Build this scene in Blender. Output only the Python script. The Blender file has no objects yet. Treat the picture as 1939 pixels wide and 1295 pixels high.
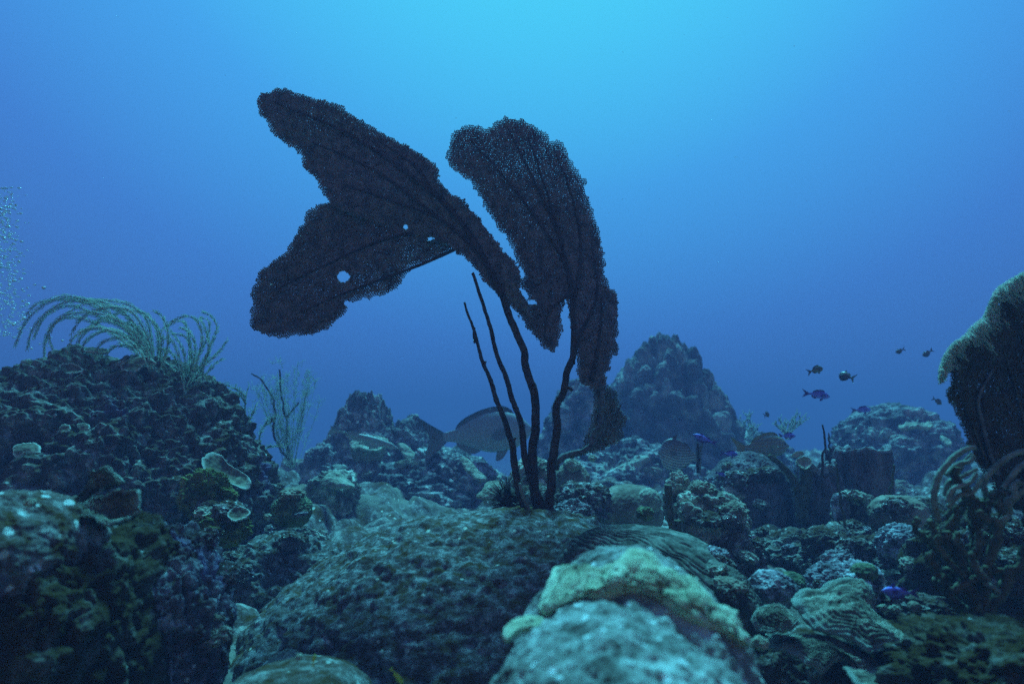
import bpy, math, random
import numpy as np
from mathutils import Vector, Matrix
from mathutils.bvhtree import BVHTree

C = bpy.context.scene
COL = C.collection
R = math.radians
PI = math.pi
random.seed(7)
rng = np.random.default_rng(7)

# ------------------------------------------------------------------ camera
W0, H0, FPX = 1939.0, 1295.0, 1263.0
CAM = np.array([0.0, 0.0, 0.55])
PITCH = R(6.9)
cd = bpy.data.cameras.new('camera')
cd.sensor_width = 36.0
cd.lens = 36.0 * FPX / W0
cd.clip_start = 0.02
cd.clip_end = 400.0
cd.dof.use_dof = True
cd.dof.focus_distance = 1.6
cd.dof.aperture_fstop = 4.2
cam = bpy.data.objects.new('camera', cd)
cam.location = CAM
cam.rotation_euler = (PI / 2 + PITCH, 0, 0)
COL.objects.link(cam)
C.camera = cam
FW = np.array([0, math.cos(PITCH), math.sin(PITCH)])
UP = np.array([0, -math.sin(PITCH), math.cos(PITCH)])
RT = np.array([1.0, 0, 0])

# ------------------------------------------------------------------ light and water colour
C.view_settings.view_transform = 'Standard'
C.view_settings.look = 'None'
C.view_settings.exposure = 0.52
C.view_settings.gamma = 1.0
C.cycles.use_denoising = False
C.cycles.use_adaptive_sampling = True
C.cycles.adaptive_threshold = .05
C.render.filter_size = 2.1
SUN_EL, SUN_AZ = R(63), R(4)          # the sun stands ahead of the camera, high above the reef
sd = bpy.data.lights.new('sun', 'SUN')
sd.energy = 5.0
sd.angle = R(14)
sd.color = (0.13, 0.80, 1.0)          # daylight after several metres of sea water
so = bpy.data.objects.new('sun', sd)
sdir = Vector((math.sin(SUN_AZ) * math.cos(SUN_EL), math.cos(SUN_AZ) * math.cos(SUN_EL), math.sin(SUN_EL)))
so.rotation_euler = sdir.to_track_quat('Z', 'Y').to_euler()
so.location = (0, 3, 8)
COL.objects.link(so)

w = bpy.data.worlds.new('World')
C.world = w
w.use_nodes = True
nt = w.node_tree
nt.nodes.clear()
N = nt.nodes.new
L = nt.links.new
out = N('ShaderNodeOutputWorld')
bg = N('ShaderNodeBackground')
bg.inputs['Strength'].default_value = 0.1
sky = N('ShaderNodeTexSky')
sky.sky_type = 'NISHITA'
sky.sun_disc = False
sky.sun_elevation = SUN_EL
sky.sun_rotation = SUN_AZ
tc = N('ShaderNodeTexCoord')
zen = N('ShaderNodeCombineXYZ')
zen.inputs['Z'].default_value = 1.0
L(zen.outputs[0], sky.inputs['Vector']) if 'Vector' in sky.inputs else None
bwn = N('ShaderNodeRGBToBW')
L(sky.outputs[0], bwn.inputs[0])
dot = N('ShaderNodeVectorMath')
dot.operation = 'DOT_PRODUCT'
BEL, BAZ = R(50), R(4)
dot.inputs[1].default_value = (math.sin(BAZ) * math.cos(BEL), math.cos(BAZ) * math.cos(BEL), math.sin(BEL))
L(tc.outputs['Generated'], dot.inputs[0])
mp = N('ShaderNodeMapRange')
mp.inputs['From Min'].default_value = -1
mp.inputs['From Max'].default_value = 1
L(dot.outputs['Value'], mp.inputs['Value'])
ramp = N('ShaderNodeValToRGB')
L(mp.outputs[0], ramp.inputs[0])


def ang(a):
    return (math.cos(R(a)) + 1) / 2


WATER_AND_FILL = [(180, (.18, .105, .020)), (125, (.21, .130, .042)), (98, (.06, .075, .10)), (75, (.050, .072, .23)), (58, (.052, .116, .37)),  # brown stops are a warm fill added behind the camera, not water
         (44, (.052, .21, .61)), (31, (.056, .36, .79)), (22, (.062, .51, .85)), (12, (.066, .63, .88)), (0, (.09, .85, 1.0))]
cr = ramp.color_ramp
while len(cr.elements) < len(WATER_AND_FILL):
    cr.elements.new(0.5)
for e, (a, c) in zip(cr.elements, WATER_AND_FILL):
    e.position = ang(a)
    e.color = (*c, 1)
SKYK = 3.12
mul = N('ShaderNodeVectorMath')
mul.operation = 'SCALE'
kk = N('ShaderNodeMath')
kk.operation = 'MULTIPLY'
kk.inputs[1].default_value = SKYK
L(bwn.outputs[0], kk.inputs[0])
L(ramp.outputs[0], mul.inputs[0])
L(kk.outputs[0], mul.inputs['Scale'])
L(mul.outputs[0], bg.inputs['Color'])
L(bg.outputs[0], out.inputs['Surface'])

HAZE_DENSITY = 0.068
HAZE_COLOR = (.31, .275, .59)


# ------------------------------------------------------------------ helpers
def P(px, py, d):
    """a point of the reef: photo pixel plus distance along the view axis, in metres"""
    px, py, d = np.broadcast_arrays(np.asarray(px, float), np.asarray(py, float), np.asarray(d, float))
    return CAM + d[..., None] * (FW + ((px - W0 / 2) / FPX)[..., None] * RT - ((py - H0 / 2) / FPX)[..., None] * UP)


def _hash(ix, iy, iz, seed):
    h = (ix.astype(np.uint32) * np.uint32(374761393) + iy.astype(np.uint32) * np.uint32(668265263)
         + iz.astype(np.uint32) * np.uint32(2147483647) + np.uint32((seed * 974711 + 12345) & 0xffffffff))
    h = (h ^ (h >> np.uint32(13))) * np.uint32(1274126177)
    h = (h ^ (h >> np.uint32(15))) * np.uint32(2246822519)
    return (h ^ (h >> np.uint32(16))).astype(np.float64) / 4294967295.0


def vnoise(p, seed=0):
    i = np.floor(p).astype(np.int64)
    f = p - i
    u = f * f * f * (f * (f * 6 - 15) + 10)
    r = 0
    for dx in (0, 1):
        for dy in (0, 1):
            for dz in (0, 1):
                wgt = (u[:, 0] if dx else 1 - u[:, 0]) * (u[:, 1] if dy else 1 - u[:, 1]) * (u[:, 2] if dz else 1 - u[:, 2])
                r = r + wgt * _hash(i[:, 0] + dx, i[:, 1] + dy, i[:, 2] + dz, seed)
    return r * 2 - 1


def fbm(p, octs=4, seed=0, gain=.5):
    r, a, s = 0, 1.0, 0
    for k in range(octs):
        r = r + a * vnoise(p + 17.3 * k, seed + k)
        s += a
        a *= gain
        p = p * 2.03
    return r / s * 1.6


def ridged(p, octs=3, seed=0):
    r, a, s = 0, 1.0, 0
    for k in range(octs):
        r = r + a * (1 - np.abs(vnoise(p + 5.1 * k, seed + k)) * 2)
        s += a
        a *= .5
        p = p * 2.1
    return r / s


def worley(p, seed=0):
    i = np.floor(p).astype(np.int64)
    best = np.full(len(p), 9.0)
    for dx in (-1, 0, 1):
        for dy in (-1, 0, 1):
            for dz in (-1, 0, 1):
                a, b, c = i[:, 0] + dx, i[:, 1] + dy, i[:, 2] + dz
                q = np.stack([a + _hash(a, b, c, seed), b + _hash(a, b, c, seed + 1), c + _hash(a, b, c, seed + 2)], 1)
                best = np.minimum(best, ((p - q) ** 2).sum(1))
    return np.sqrt(best)


def obj(name, me, mat=None, parent=None, loc=None):
    o = bpy.data.objects.new(name, me)
    COL.objects.link(o)
    if mat is not None and me is not None:
        for m in (mat if isinstance(mat, (list, tuple)) else [mat]):
            me.materials.append(m)
    if parent is not None:
        o.parent = parent
    if loc is not None:
        o.location = [float(v) for v in loc]
    return o


def mk(name, V, F, mat=None, parent=None, loc=None, smooth=True, attrs=None):
    """one mesh object from vertex and face arrays (F: one array, or a list of arrays of tris and quads); loc becomes the origin"""
    V = np.asarray(V, float)
    if loc is not None:
        V = V - np.asarray(loc, float)
    if not isinstance(F, list):
        F = [F]
    F = [np.asarray(f, np.int32) for f in F if len(f)]
    me = bpy.data.meshes.new(name)
    me.vertices.add(len(V))
    me.vertices.foreach_set('co', V.astype(np.float32).ravel())
    loops = np.concatenate([f.ravel() for f in F])
    sizes = np.concatenate([np.full(len(f), f.shape[1], np.int32) for f in F])
    starts = np.concatenate([[0], np.cumsum(sizes)[:-1]]).astype(np.int32)
    me.loops.add(len(loops))
    me.loops.foreach_set('vertex_index', loops)
    me.polygons.add(len(sizes))
    me.polygons.foreach_set('loop_start', starts)
    me.polygons.foreach_set('loop_total', sizes)
    me.polygons.foreach_set('use_smooth', np.full(len(sizes), smooth))
    me.update(calc_edges=True)
    me.validate()
    for k, v in (attrs or {}).items():
        a = me.attributes.new(k, 'FLOAT', 'POINT')
        a.data.foreach_set('value', np.asarray(v, np.float32))
    return obj(name, me, mat, parent, loc)


def tag(o, label=None, cat=None, group=None, kind=None):
    if label: o['label'] = label
    if cat: o['category'] = cat
    if group: o['group'] = group
    if kind: o['kind'] = kind
    return o


def thing(name, label, cat, loc, group=None):
    o = bpy.data.objects.new(name, None)
    o.empty_display_size = .05
    COL.objects.link(o)
    o.location = [float(v) for v in loc]
    return tag(o, label, cat, group)


def child(o, V, name, F, mat, smooth=True, attrs=None):
    """a part mesh under a thing; V in world space"""
    return mk(name, np.asarray(V) - np.array(o.location), F, mat, o, None, smooth, attrs)


_cs = {}


def cube_sphere(n):
    if n in _cs:
        return _cs[n]
    t = np.tan(np.linspace(-PI / 4, PI / 4, n + 1))
    a, b = np.meshgrid(t, t, indexing='ij')
    o = np.ones_like(a)
    sides = [(o, a, b), (-o, b, a), (b, o, a), (a, -o, b), (a, b, o), (b, a, -o)]
    V = np.concatenate([np.stack(s, -1).reshape(-1, 3) for s in sides])
    key = np.round(V * 1e5).astype(np.int64)
    _, first, inv = np.unique(key, axis=0, return_index=True, return_inverse=True)
    inv = inv.ravel()
    V = V[first]
    V = V / np.linalg.norm(V, axis=1, keepdims=True)
    idx = np.arange((n + 1) ** 2).reshape(n + 1, n + 1)
    q = np.stack([idx[:-1, :-1], idx[1:, :-1], idx[1:, 1:], idx[:-1, 1:]], -1).reshape(-1, 4)
    F = np.concatenate([inv[q + k * (n + 1) ** 2] for k in range(6)])
    _cs[n] = (V, F)
    return _cs[n]


def tube(pts, rad, sides=6, cap=True, rough=0, seed=0):
    """vertices and faces of a tube along pts (n,3) with radius per point"""
    pts = np.asarray(pts, float)
    n = len(pts)
    rad = np.broadcast_to(np.asarray(rad, float), (n,))
    t = np.gradient(pts, axis=0)
    t /= np.linalg.norm(t, axis=1, keepdims=True) + 1e-12
    ref = np.array([0.31, 0.87, 0.38])
    u = np.cross(t, ref)
    u /= np.linalg.norm(u, axis=1, keepdims=True) + 1e-9
    v = np.cross(t, u)
    a = np.linspace(0, 2 * PI, sides, endpoint=False)
    rr = rad[:, None] * np.ones(sides)
    if rough:
        g = np.random.default_rng(seed + n)
        rr = rr * (1 + rough * g.normal(size=rr.shape))
    V = (pts[:, None, :] + rr[..., None] * (np.cos(a)[None, :, None] * u[:, None, :] + np.sin(a)[None, :, None] * v[:, None, :])).reshape(-1, 3)
    i = np.arange(n - 1)[:, None] * sides
    j = np.arange(sides)[None, :]
    j2 = (j + 1) % sides
    F = np.stack([i + j, i + j2, i + sides + j2, i + sides + j], -1).reshape(-1, 4)
    if cap:
        V = np.concatenate([V, pts[:1], pts[-1:]])
        k = np.arange(sides)
        c0 = np.stack([np.full(sides, len(V) - 2), (k + 1) % sides, k], 1)
        b = (n - 1) * sides
        c1 = np.stack([np.full(sides, len(V) - 1), b + k, b + (k + 1) % sides], 1)
        return V, F, np.concatenate([c0, c1])
    return V, F, np.zeros((0, 3), int)


class Soup:
    """collects shapes that become one mesh"""
    def __init__(s):
        s.V, s.Q, s.T, s.n = [], [], [], 0

    def add(s, V, Q=None, T=None):
        s.V.append(np.asarray(V, float))
        if Q is not None and len(Q): s.Q.append(np.asarray(Q) + s.n)
        if T is not None and len(T): s.T.append(np.asarray(T) + s.n)
        s.n += len(V)
        return s

    def tube(s, *a, **k):
        return s.add(*tube(*a, **k))

    def get(s):
        F = []
        if s.Q: F.append(np.concatenate(s.Q))
        if s.T: F.append(np.concatenate(s.T))
        return np.concatenate(s.V), F


def spline(pts, n):
    """smooth curve through pts, n samples (Catmull-Rom, by chord length)"""
    p = np.asarray(pts, float)
    if len(p) == 2:
        t = np.linspace(0, 1, n)[:, None]
        return p[0] * (1 - t) + p[1] * t
    q = np.vstack([2 * p[0] - p[1], p, 2 * p[-1] - p[-2]])
    seg = np.concatenate([[0], np.cumsum(np.linalg.norm(np.diff(p, axis=0), axis=1) + 1e-9)])
    s = np.linspace(0, seg[-1], n)
    k = np.clip(np.searchsorted(seg, s, side='right') - 1, 0, len(p) - 2)
    t = ((s - seg[k]) / (seg[k + 1] - seg[k]))[:, None]
    a, b, c, d = q[k], q[k + 1], q[k + 2], q[k + 3]
    return .5 * (2 * b + (c - a) * t + (2 * a - 5 * b + 4 * c - d) * t * t + (3 * b - a - 3 * c + d) * t ** 3)


def inside(poly, x, y):
    poly = np.asarray(poly, float)
    r = np.zeros(x.shape, bool)
    x0, y0 = poly[-1]
    for x1, y1 in poly:
        c = ((y1 > y) != (y0 > y))
        with np.errstate(divide='ignore', invalid='ignore'):
            r ^= c & (x < (x0 - x1) * (y - y1) / (y0 - y1 + 1e-12) + x1)
        x0, y0 = x1, y1
    return r


# ------------------------------------------------------------------ materials
def mat_base(name):
    m = bpy.data.materials.new(name)
    m.use_nodes = True
    t = m.node_tree
    t.nodes.clear()
    o = t.nodes.new('ShaderNodeOutputMaterial')
    b = t.nodes.new('ShaderNodeBsdfPrincipled')
    t.links.new(b.outputs[0], o.inputs['Surface'])
    return m, t, b


def set_ramp(r, stops):
    e = r.color_ramp.elements
    while len(e) < len(stops):
        e.new(.5)
    for x, (p, c) in zip(e, stops):
        x.position = p
        x.color = (*c, 1)


def reef_mat(name, dark, mid, pale, scale=9., patch=None, patch_scale=4., patch_at=.58, spot=None, spot_scale=30., spot_at=.30,
             bump=.5, bump_scale=90., rim=None, rough=.92, stretch=None, contrast=(.40, .51, .62)):
    m, t, b = mat_base(name)
    n, l = t.nodes.new, t.links.new
    tcn = n('ShaderNodeTexCoord')
    vec = tcn.outputs['Object']
    if stretch:
        mpn = n('ShaderNodeMapping')
        mpn.inputs['Scale'].default_value = stretch
        l(vec, mpn.inputs['Vector'])
        vec = mpn.outputs[0]

    def noise(s, det=9., ro=.74):
        k = n('ShaderNodeTexNoise')
        k.inputs['Scale'].default_value = s
        k.inputs['Detail'].default_value = det
        k.inputs['Roughness'].default_value = ro
        l(vec, k.inputs['Vector'])
        return k
    n1 = noise(scale)
    r1 = n('ShaderNodeValToRGB')
    set_ramp(r1, list(zip(contrast, (dark, mid, pale))))
    l(n1.outputs['Fac'], r1.inputs[0])
    col = r1.outputs[0]

    def mix(fac, a, c):
        k = n('ShaderNodeMix')
        k.data_type = 'RGBA'
        l(fac, k.inputs['Factor'])
        l(a, k.inputs['A'])
        if isinstance(c, tuple):
            k.inputs['B'].default_value = (*c, 1)
        else:
            l(c, k.inputs['B'])
        return k.outputs['Result']

    def step(val, lo, hi):
        k = n('ShaderNodeMapRange')
        k.interpolation_type = 'SMOOTHSTEP'
        k.inputs['From Min'].default_value = lo
        k.inputs['From Max'].default_value = hi
        l(val, k.inputs['Value'])
        return k.outputs[0]
    if patch:
        n2 = noise(patch_scale, 5, .6)
        col = mix(step(n2.outputs['Fac'], patch_at, patch_at + .07), col, patch)
    if spot:
        v = n('ShaderNodeTexVoronoi')
        v.inputs['Scale'].default_value = spot_scale
        v.inputs['Randomness'].default_value = 1
        l(vec, v.inputs['Vector'])
        n3 = noise(patch_scale * 1.7, 3, .5)
        th = n('ShaderNodeMath')
        th.operation = 'MULTIPLY'
        th.inputs[1].default_value = spot_at * 2
        l(n3.outputs['Fac'], th.inputs[0])
        sub = n('ShaderNodeMath')
        sub.operation = 'SUBTRACT'
        l(th.outputs[0], sub.inputs[0])
        l(v.outputs['Distance'], sub.inputs[1])
        col = mix(step(sub.outputs[0], 0, .08), col, spot)
    if rim:
        at = n('ShaderNodeAttribute')
        at.attribute_name = 'rim'
        col = mix(step(at.outputs['Fac'], .78, .97), col, rim)
    l(col, b.inputs['Base Color'])
    b.inputs['Roughness'].default_value = rough
    b.inputs['Specular IOR Level'].default_value = .15
    n4 = noise(bump_scale, 6, .75)
    n5 = noise(bump_scale * .28, 4, .6)
    ad = n('ShaderNodeMath')
    ad.operation = 'ADD'
    l(n4.outputs['Fac'], ad.inputs[0])
    l(n5.outputs['Fac'], ad.inputs[1])
    bp = n('ShaderNodeBump')
    bp.inputs['Strength'].default_value = bump
    bp.inputs['Distance'].default_value = .6 / bump_scale
    l(ad.outputs[0], bp.inputs['Height'])
    l(bp.outputs[0], b.inputs['Normal'])
    return m


def soft_mat(name, c1, c2, scale=60., trans=0.0, bump=.3):
    m = reef_mat(name, c1, tuple((a + b_) / 2 for a, b_ in zip(c1, c2)), c2, scale=scale, bump=bump, bump_scale=scale * 3, rough=.8)
    if trans:
        t = m.node_tree
        b = next(x for x in t.nodes if x.type == 'BSDF_PRINCIPLED')
        o = next(x for x in t.nodes if x.type == 'OUTPUT_MATERIAL')
        tr = t.nodes.new('ShaderNodeBsdfTranslucent')
        t.links.new(b.inputs['Base Color'].links[0].from_socket, tr.inputs['Color'])
        mx = t.nodes.new('ShaderNodeMixShader')
        mx.inputs[0].default_value = trans
        t.links.new(b.outputs[0], mx.inputs[1])
        t.links.new(tr.outputs[0], mx.inputs[2])
        t.links.new(mx.outputs[0], o.inputs['Surface'])
    return m


BROWN, TAN, GREY, PALE = (.055, .034, .022), (.15, .105, .07), (.22, .20, .17), (.46, .46, .38)
M = {}
M['rock'] = reef_mat('algae_covered_rock', (.075, .034, .005), (.15, .115, .11), (.40, .40, .37), scale=30, patch=(.20, .15, .23), spot=(.62, .68, .64), spot_scale=46, spot_at=.27, bump=.9)
M['dark_rock'] = reef_mat('dark_reef_rock', (.070, .032, .004), (.115, .085, .07), (.31, .31, .28), scale=28, bump=.9, patch=(.15, .10, .19), patch_at=.60, spot=(.42, .45, .40), spot_scale=34, spot_at=.16)
M['shade_rock'] = reef_mat('shade_darkened_rock', (.050, .022, .002), (.060, .034, .012), (.15, .13, .11), scale=26, bump=.9, patch=(.10, .065, .14), patch_at=.60, spot=(.36, .40, .38), spot_scale=30, spot_at=.13)  # brown-black shade of the lower corners put into the rock colour
M['crust_rock'] = reef_mat('violet_crusted_rock', (.070, .032, .010), (.15, .12, .14), (.40, .40, .42), scale=30, bump=.9, patch=(.20, .16, .26), patch_scale=9, patch_at=.55, spot=(.55, .58, .56), spot_scale=36, spot_at=.18)
M['mound'] = reef_mat('turf_covered_mound', (.080, .036, .004), (.125, .105, .10), (.31, .32, .31), scale=48, patch=(.10, .062, .025), patch_scale=9, spot=(.52, .56, .46), spot_scale=30, spot_at=.13, bump=.9, bump_scale=120, stretch=(1, 1, 1.2))
M['far_rock'] = reef_mat('far_coral_rock', (.035, .025, .025), (.16, .14, .15), (.48, .50, .47), scale=9, patch=(.38, .40, .33), patch_scale=3.2, spot=(.6, .62, .55), spot_scale=16, spot_at=.18, bump_scale=40)
M['star'] = reef_mat('knobby_star_coral', (.05, .04, .04), (.13, .11, .11), (.40, .42, .38), scale=3.5, bump_scale=50, bump=.4)
M['boulder'] = reef_mat('smooth_boulder_coral', (.14, .11, .08), (.24, .21, .16), (.36, .35, .28), scale=10, bump_scale=160, bump=.5, spot=(.4, .42, .34), spot_scale=60, spot_at=.12)
M['pale'] = reef_mat('pale_coral', (.14, .12, .09), (.36, .37, .28), (.60, .62, .52), scale=26, bump_scale=130, bump=.9, contrast=(.34, .52, .68))
M['knob'] = reef_mat('pale_knobby_coral', (.06, .045, .03), (.26, .25, .20), (.62, .66, .56), scale=16, bump_scale=110)
M['purple_knob'] = reef_mat('violet_grey_coral', (.06, .04, .04), (.22, .20, .23), (.52, .55, .56), scale=34, bump_scale=120)
M['mustard'] = reef_mat('mustard_plate_coral', (.24, .24, .15), (.44, .47, .32), (.64, .70, .54), scale=34, bump_scale=170, bump=1.0, rim=(.56, .62, .46), contrast=(.34, .50, .66), patch=(.28, .28, .20), patch_scale=16, patch_at=.58, spot=(.10, .085, .06), spot_scale=85, spot_at=.26)
M['front'] = reef_mat('pale_front_rock', (.10, .085, .075), (.26, .26, .24), (.50, .53, .50), scale=30, patch=(.22, .19, .24), patch_scale=9, patch_at=.62, spot=(.72, .76, .74), spot_scale=55, spot_at=.20, bump=.8, bump_scale=80)
M['lettuce'] = reef_mat('lettuce_coral', (.07, .055, .04), (.16, .14, .10), (.28, .28, .20), scale=22, bump_scale=140, rim=(.38, .44, .38))
M['plate'] = reef_mat('brown_plate_coral', (.06, .045, .032), (.22, .20, .15), (.46, .48, .38), scale=16, bump_scale=90, bump=1.0, rim=(.32, .36, .31), stretch=(1, 2.6, 2.6))
M['brain'] = reef_mat('brain_coral', (.05, .04, .03), (.12, .115, .095), (.25, .26, .22), scale=22, patch=(.06, .045, .03), patch_scale=14, patch_at=.60, bump_scale=160, bump=.4)
M['green'] = reef_mat('green_turf', (.05, .045, .012), (.13, .13, .035), (.28, .29, .10), scale=30, bump_scale=150, bump=.9, spot=(.42, .46, .3), spot_scale=80, spot_at=.2)
M['lime'] = reef_mat('yellow_green_coral', (.05, .06, .035), (.15, .18, .10), (.28, .34, .20), scale=40, bump_scale=160, bump=.8)
M['fan'] = soft_mat('dark_sea_fan', (.10, .075, .080), (.27, .205, .215), 50)
M['fan_near'] = soft_mat('brown_sea_fan', (.050, .036, .022), (.12, .095, .07), 40)
M['fan_rim'] = soft_mat('pale_fan_rim', (.60, .64, .58), (.85, .88, .82), 60, trans=.62)
M['stem'] = soft_mat('dark_fan_stem', (.035, .018, .016), (.10, .055, .042), 60)
M['stem_pale'] = soft_mat('pale_fan_vein', (.07, .065, .07), (.20, .19, .20), 60)
M['plume'] = soft_mat('sea_plume', (.42, .46, .40), (.66, .70, .62), 30, trans=.5)
M['rod'] = soft_mat('sea_rod', (.055, .042, .02), (.15, .135, .085), 60)
M['rod_pale'] = soft_mat('pale_sea_rod', (.14, .15, .12), (.28, .30, .25), 60)
M['wisp'] = soft_mat('pale_soft_coral', (.44, .48, .44), (.66, .70, .64), 30, trans=.7)
M['sponge'] = reef_mat('dark_barrel_sponge', (.06, .042, .048), (.14, .105, .115), (.26, .22, .23), scale=14, bump_scale=70, bump=.9, rim=(.26, .26, .26), stretch=(1, 1, .4))
M['sponge_pale'] = reef_mat('pale_tube_sponge', (.16, .13, .15), (.32, .29, .32), (.52, .52, .50), scale=14, bump_scale=90, rim=(.60, .62, .55))
M['floor'] = reef_mat('reef_floor', (.075, .034, .005), (.14, .11, .10), (.38, .38, .34), scale=16, patch=(.22, .20, .16), patch_scale=2.2, spot=(.55, .58, .5), spot_scale=24, spot_at=.16, bump_scale=60, bump=.8)
M['urchin'] = soft_mat('urchin', (.012, .008, .008), (.045, .025, .018), 60)
M['spine'] = soft_mat('urchin_spine', (.05, .035, .035), (.30, .28, .25), 30)


def fish_mat(name, back, belly, z0, z1, stripes=None, rough=.42):
    """fish skin: darker pigment on the back than on the belly, optional lines along the flank"""
    m, t, b = mat_base(name)
    n, l = t.nodes.new, t.links.new
    tcn = n('ShaderNodeTexCoord')
    sp = n('ShaderNodeSeparateXYZ')
    l(tcn.outputs['Object'], sp.inputs[0])
    mr = n('ShaderNodeMapRange')
    mr.inputs['From Min'].default_value = z0
    mr.inputs['From Max'].default_value = z1
    l(sp.outputs['Z'], mr.inputs['Value'])
    ra = n('ShaderNodeValToRGB')
    set_ramp(ra, [(0.0, belly), (.45, tuple((a + c) / 2 for a, c in zip(back, belly))), (.8, back)])
    l(mr.outputs[0], ra.inputs[0])
    col = ra.outputs[0]
    nz = n('ShaderNodeTexNoise')
    nz.inputs['Scale'].default_value = 60
    nz.inputs['Detail'].default_value = 5
    l(tcn.outputs['Object'], nz.inputs['Vector'])
    if stripes:
        c, freq, curve = stripes
        ma = n('ShaderNodeMath'); ma.operation = 'MULTIPLY'
        l(sp.outputs['X'], ma.inputs[0]); l(sp.outputs['X'], ma.inputs[1])
        mb = n('ShaderNodeMath'); mb.operation = 'MULTIPLY_ADD'
        l(ma.outputs[0], mb.inputs[0]); mb.inputs[1].default_value = curve; l(sp.outputs['Z'], mb.inputs[2])
        mc = n('ShaderNodeMath'); mc.operation = 'MULTIPLY'; mc.inputs[1].default_value = freq
        l(mb.outputs[0], mc.inputs[0])
        md = n('ShaderNodeMath'); md.operation = 'SINE'
        l(mc.outputs[0], md.inputs[0])
        me_ = n('ShaderNodeMapRange'); me_.inputs['From Min'].default_value = .45; me_.inputs['From Max'].default_value = .85
        l(md.outputs[0], me_.inputs['Value'])
        k = n('ShaderNodeMix'); k.data_type = 'RGBA'
        l(me_.outputs[0], k.inputs['Factor']); l(col, k.inputs['A']); k.inputs['B'].default_value = (*c, 1)
        col = k.outputs['Result']
    l(col, b.inputs['Base Color'])
    b.inputs['Roughness'].default_value = rough
    b.inputs['Specular IOR Level'].default_value = .4
    bp = n('ShaderNodeBump')
    bp.inputs['Strength'].default_value = .25
    bp.inputs['Distance'].default_value = .002
    l(nz.outputs['Fac'], bp.inputs['Height'])
    l(bp.outputs[0], b.inputs['Normal'])
    return m


# ------------------------------------------------------------------ the setting
def floor_h(x, y):
    p = np.stack([x, y, np.zeros_like(x)], 1)
    base = .10 - .10 * np.clip((1.2 - y) / 1.2, 0, 1) + .05 * np.clip((y - 1.5) / 2, 0, 1)
    drop_at = np.where(x < 0, 4.6 + .3 * x * 0, 4.6 + 1.3 * np.clip(x / .8, 0, 1) * 2.2)
    s = np.clip((y - drop_at) / 5.0, 0, 1)
    base = base - 1.7 * s * s * (3 - 2 * s)
    near = np.clip(1.6 - np.hypot(x, y) / 14, .25, 1)
    h = .10 * fbm(p * 1.1, 4, 3) + .05 * fbm(p * 3.7, 4, 9) * near + .022 * fbm(p * 14, 3, 21) * near
    wv = worley(p * 5.5 + .15 * fbm(p * 6, 2, 4)[:, None], 5)
    h = h + .055 * near * np.sqrt(np.clip(1 - (wv / .62) ** 2, 0, 1))
    return base + h


u = np.linspace(-1, 1, 620)
gx = np.sign(u) * (3.2 * np.abs(u) + 57 * np.abs(u) ** 5)
v = np.linspace(0, 1, 620)
gy = -2.0 + 8.5 * v + 53 * v ** 6
X, Y = np.meshgrid(gx, gy, indexing='ij')
Z = floor_h(X.ravel(), Y.ravel())
nx, ny = X.shape
idx = np.arange(nx * ny).reshape(nx, ny)
q = np.stack([idx[:-1, :-1], idx[1:, :-1], idx[1:, 1:], idx[:-1, 1:]], -1).reshape(-1, 4)
FLOOR_V, FLOOR_F = np.stack([X.ravel(), Y.ravel(), Z], 1), q
fl = mk('sea_floor', FLOOR_V, q, M['floor'])
tag(fl, 'uneven reef floor of algae covered rubble', None, None, 'structure')

BVH = [BVHTree.FromPolygons(FLOOR_V.tolist(), q.tolist())]


def hit(px, py, only=None):
    """where the line of sight through a photo pixel first meets what has been built so far: point, normal, view depth"""
    o = Vector(CAM)
    d = Vector((P(px, py, 1.0) - CAM)).normalized()
    best = None
    for b in (only or BVH):
        loc, nor, _i, dist = b.ray_cast(o, d)
        if loc is not None and (best is None or dist < best[2]):
            best = (np.array(loc), np.array(nor), dist)
    if best is None:
        return None
    dep = float(np.dot(best[0] - CAM, FW))
    return best[0], best[1], dep


# ------------------------------------------------------------------ reef builders
def rock_shape(px, py, d, rx, rz, ry=None, n=40, seed=0, big=.14, mid=.06, fine=.02, fq=1.6, knob=None, taper=0., lean=0., terr=None,
               pit=0., power=None, ridge=None):
    """a lumpy boulder: centre at pixel (px,py) and depth d, radii rx, rz in photo pixels at that depth, ry in metres"""
    c = P(px, py, d)
    k = d / FPX
    a, cc = rx * k, rz * k
    b = a if ry is None else ry
    U, F = cube_sphere(n)
    S = np.array([a, b, cc])
    D = U
    if power:
        D = np.sign(U) * np.abs(U) ** power
    Rm = (a * b * cc) ** (1 / 3)
    Q = D * S / Rm
    r = 1 + big * fbm(Q * fq, 3, seed) + mid * fbm(Q * fq * 3.3, 3, seed + 11)
    if fine:
        r = r + fine * fbm(Q * fq * 11, 3, seed + 23)
    if pit:
        r = r - pit * np.clip(ridged(Q * fq * 4.5, 2, seed + 5), 0, 1) ** 2
    if knob:
        kf, ka = knob
        wv = worley(Q * kf + .12 * fbm(Q * kf, 2, seed + 3)[:, None], seed + 31)
        r = r + ka * np.sqrt(np.clip(1 - (wv / .68) ** 2, 0, 1))
    V = D * S * r[:, None]
    if ridge:
        rf, ram = ridge
        ph = (Q @ np.array([.75, .35, .55])) * rf + 9 * fbm(Q * 1.9, 2, seed + 41) + 2.6 * fbm(Q * 5, 2, seed + 44)
        V = V * (1 + ram * (np.abs(np.sin(ph)) ** .7))[:, None]
    if terr:
        tp, ta = terr
        ph = V[:, 2] / (tp * cc) + .8 * fbm(Q * 1.7, 2, seed + 8)
        s = (ph - np.floor(ph))
        V[:, :2] *= (1 + ta * (s ** 2 - .4))[:, None]
    t = V[:, 2] / cc
    V[:, :2] *= (1 - taper * t)[:, None]
    V[:, 0] += lean * a * t
    return V + c, F, c


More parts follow.
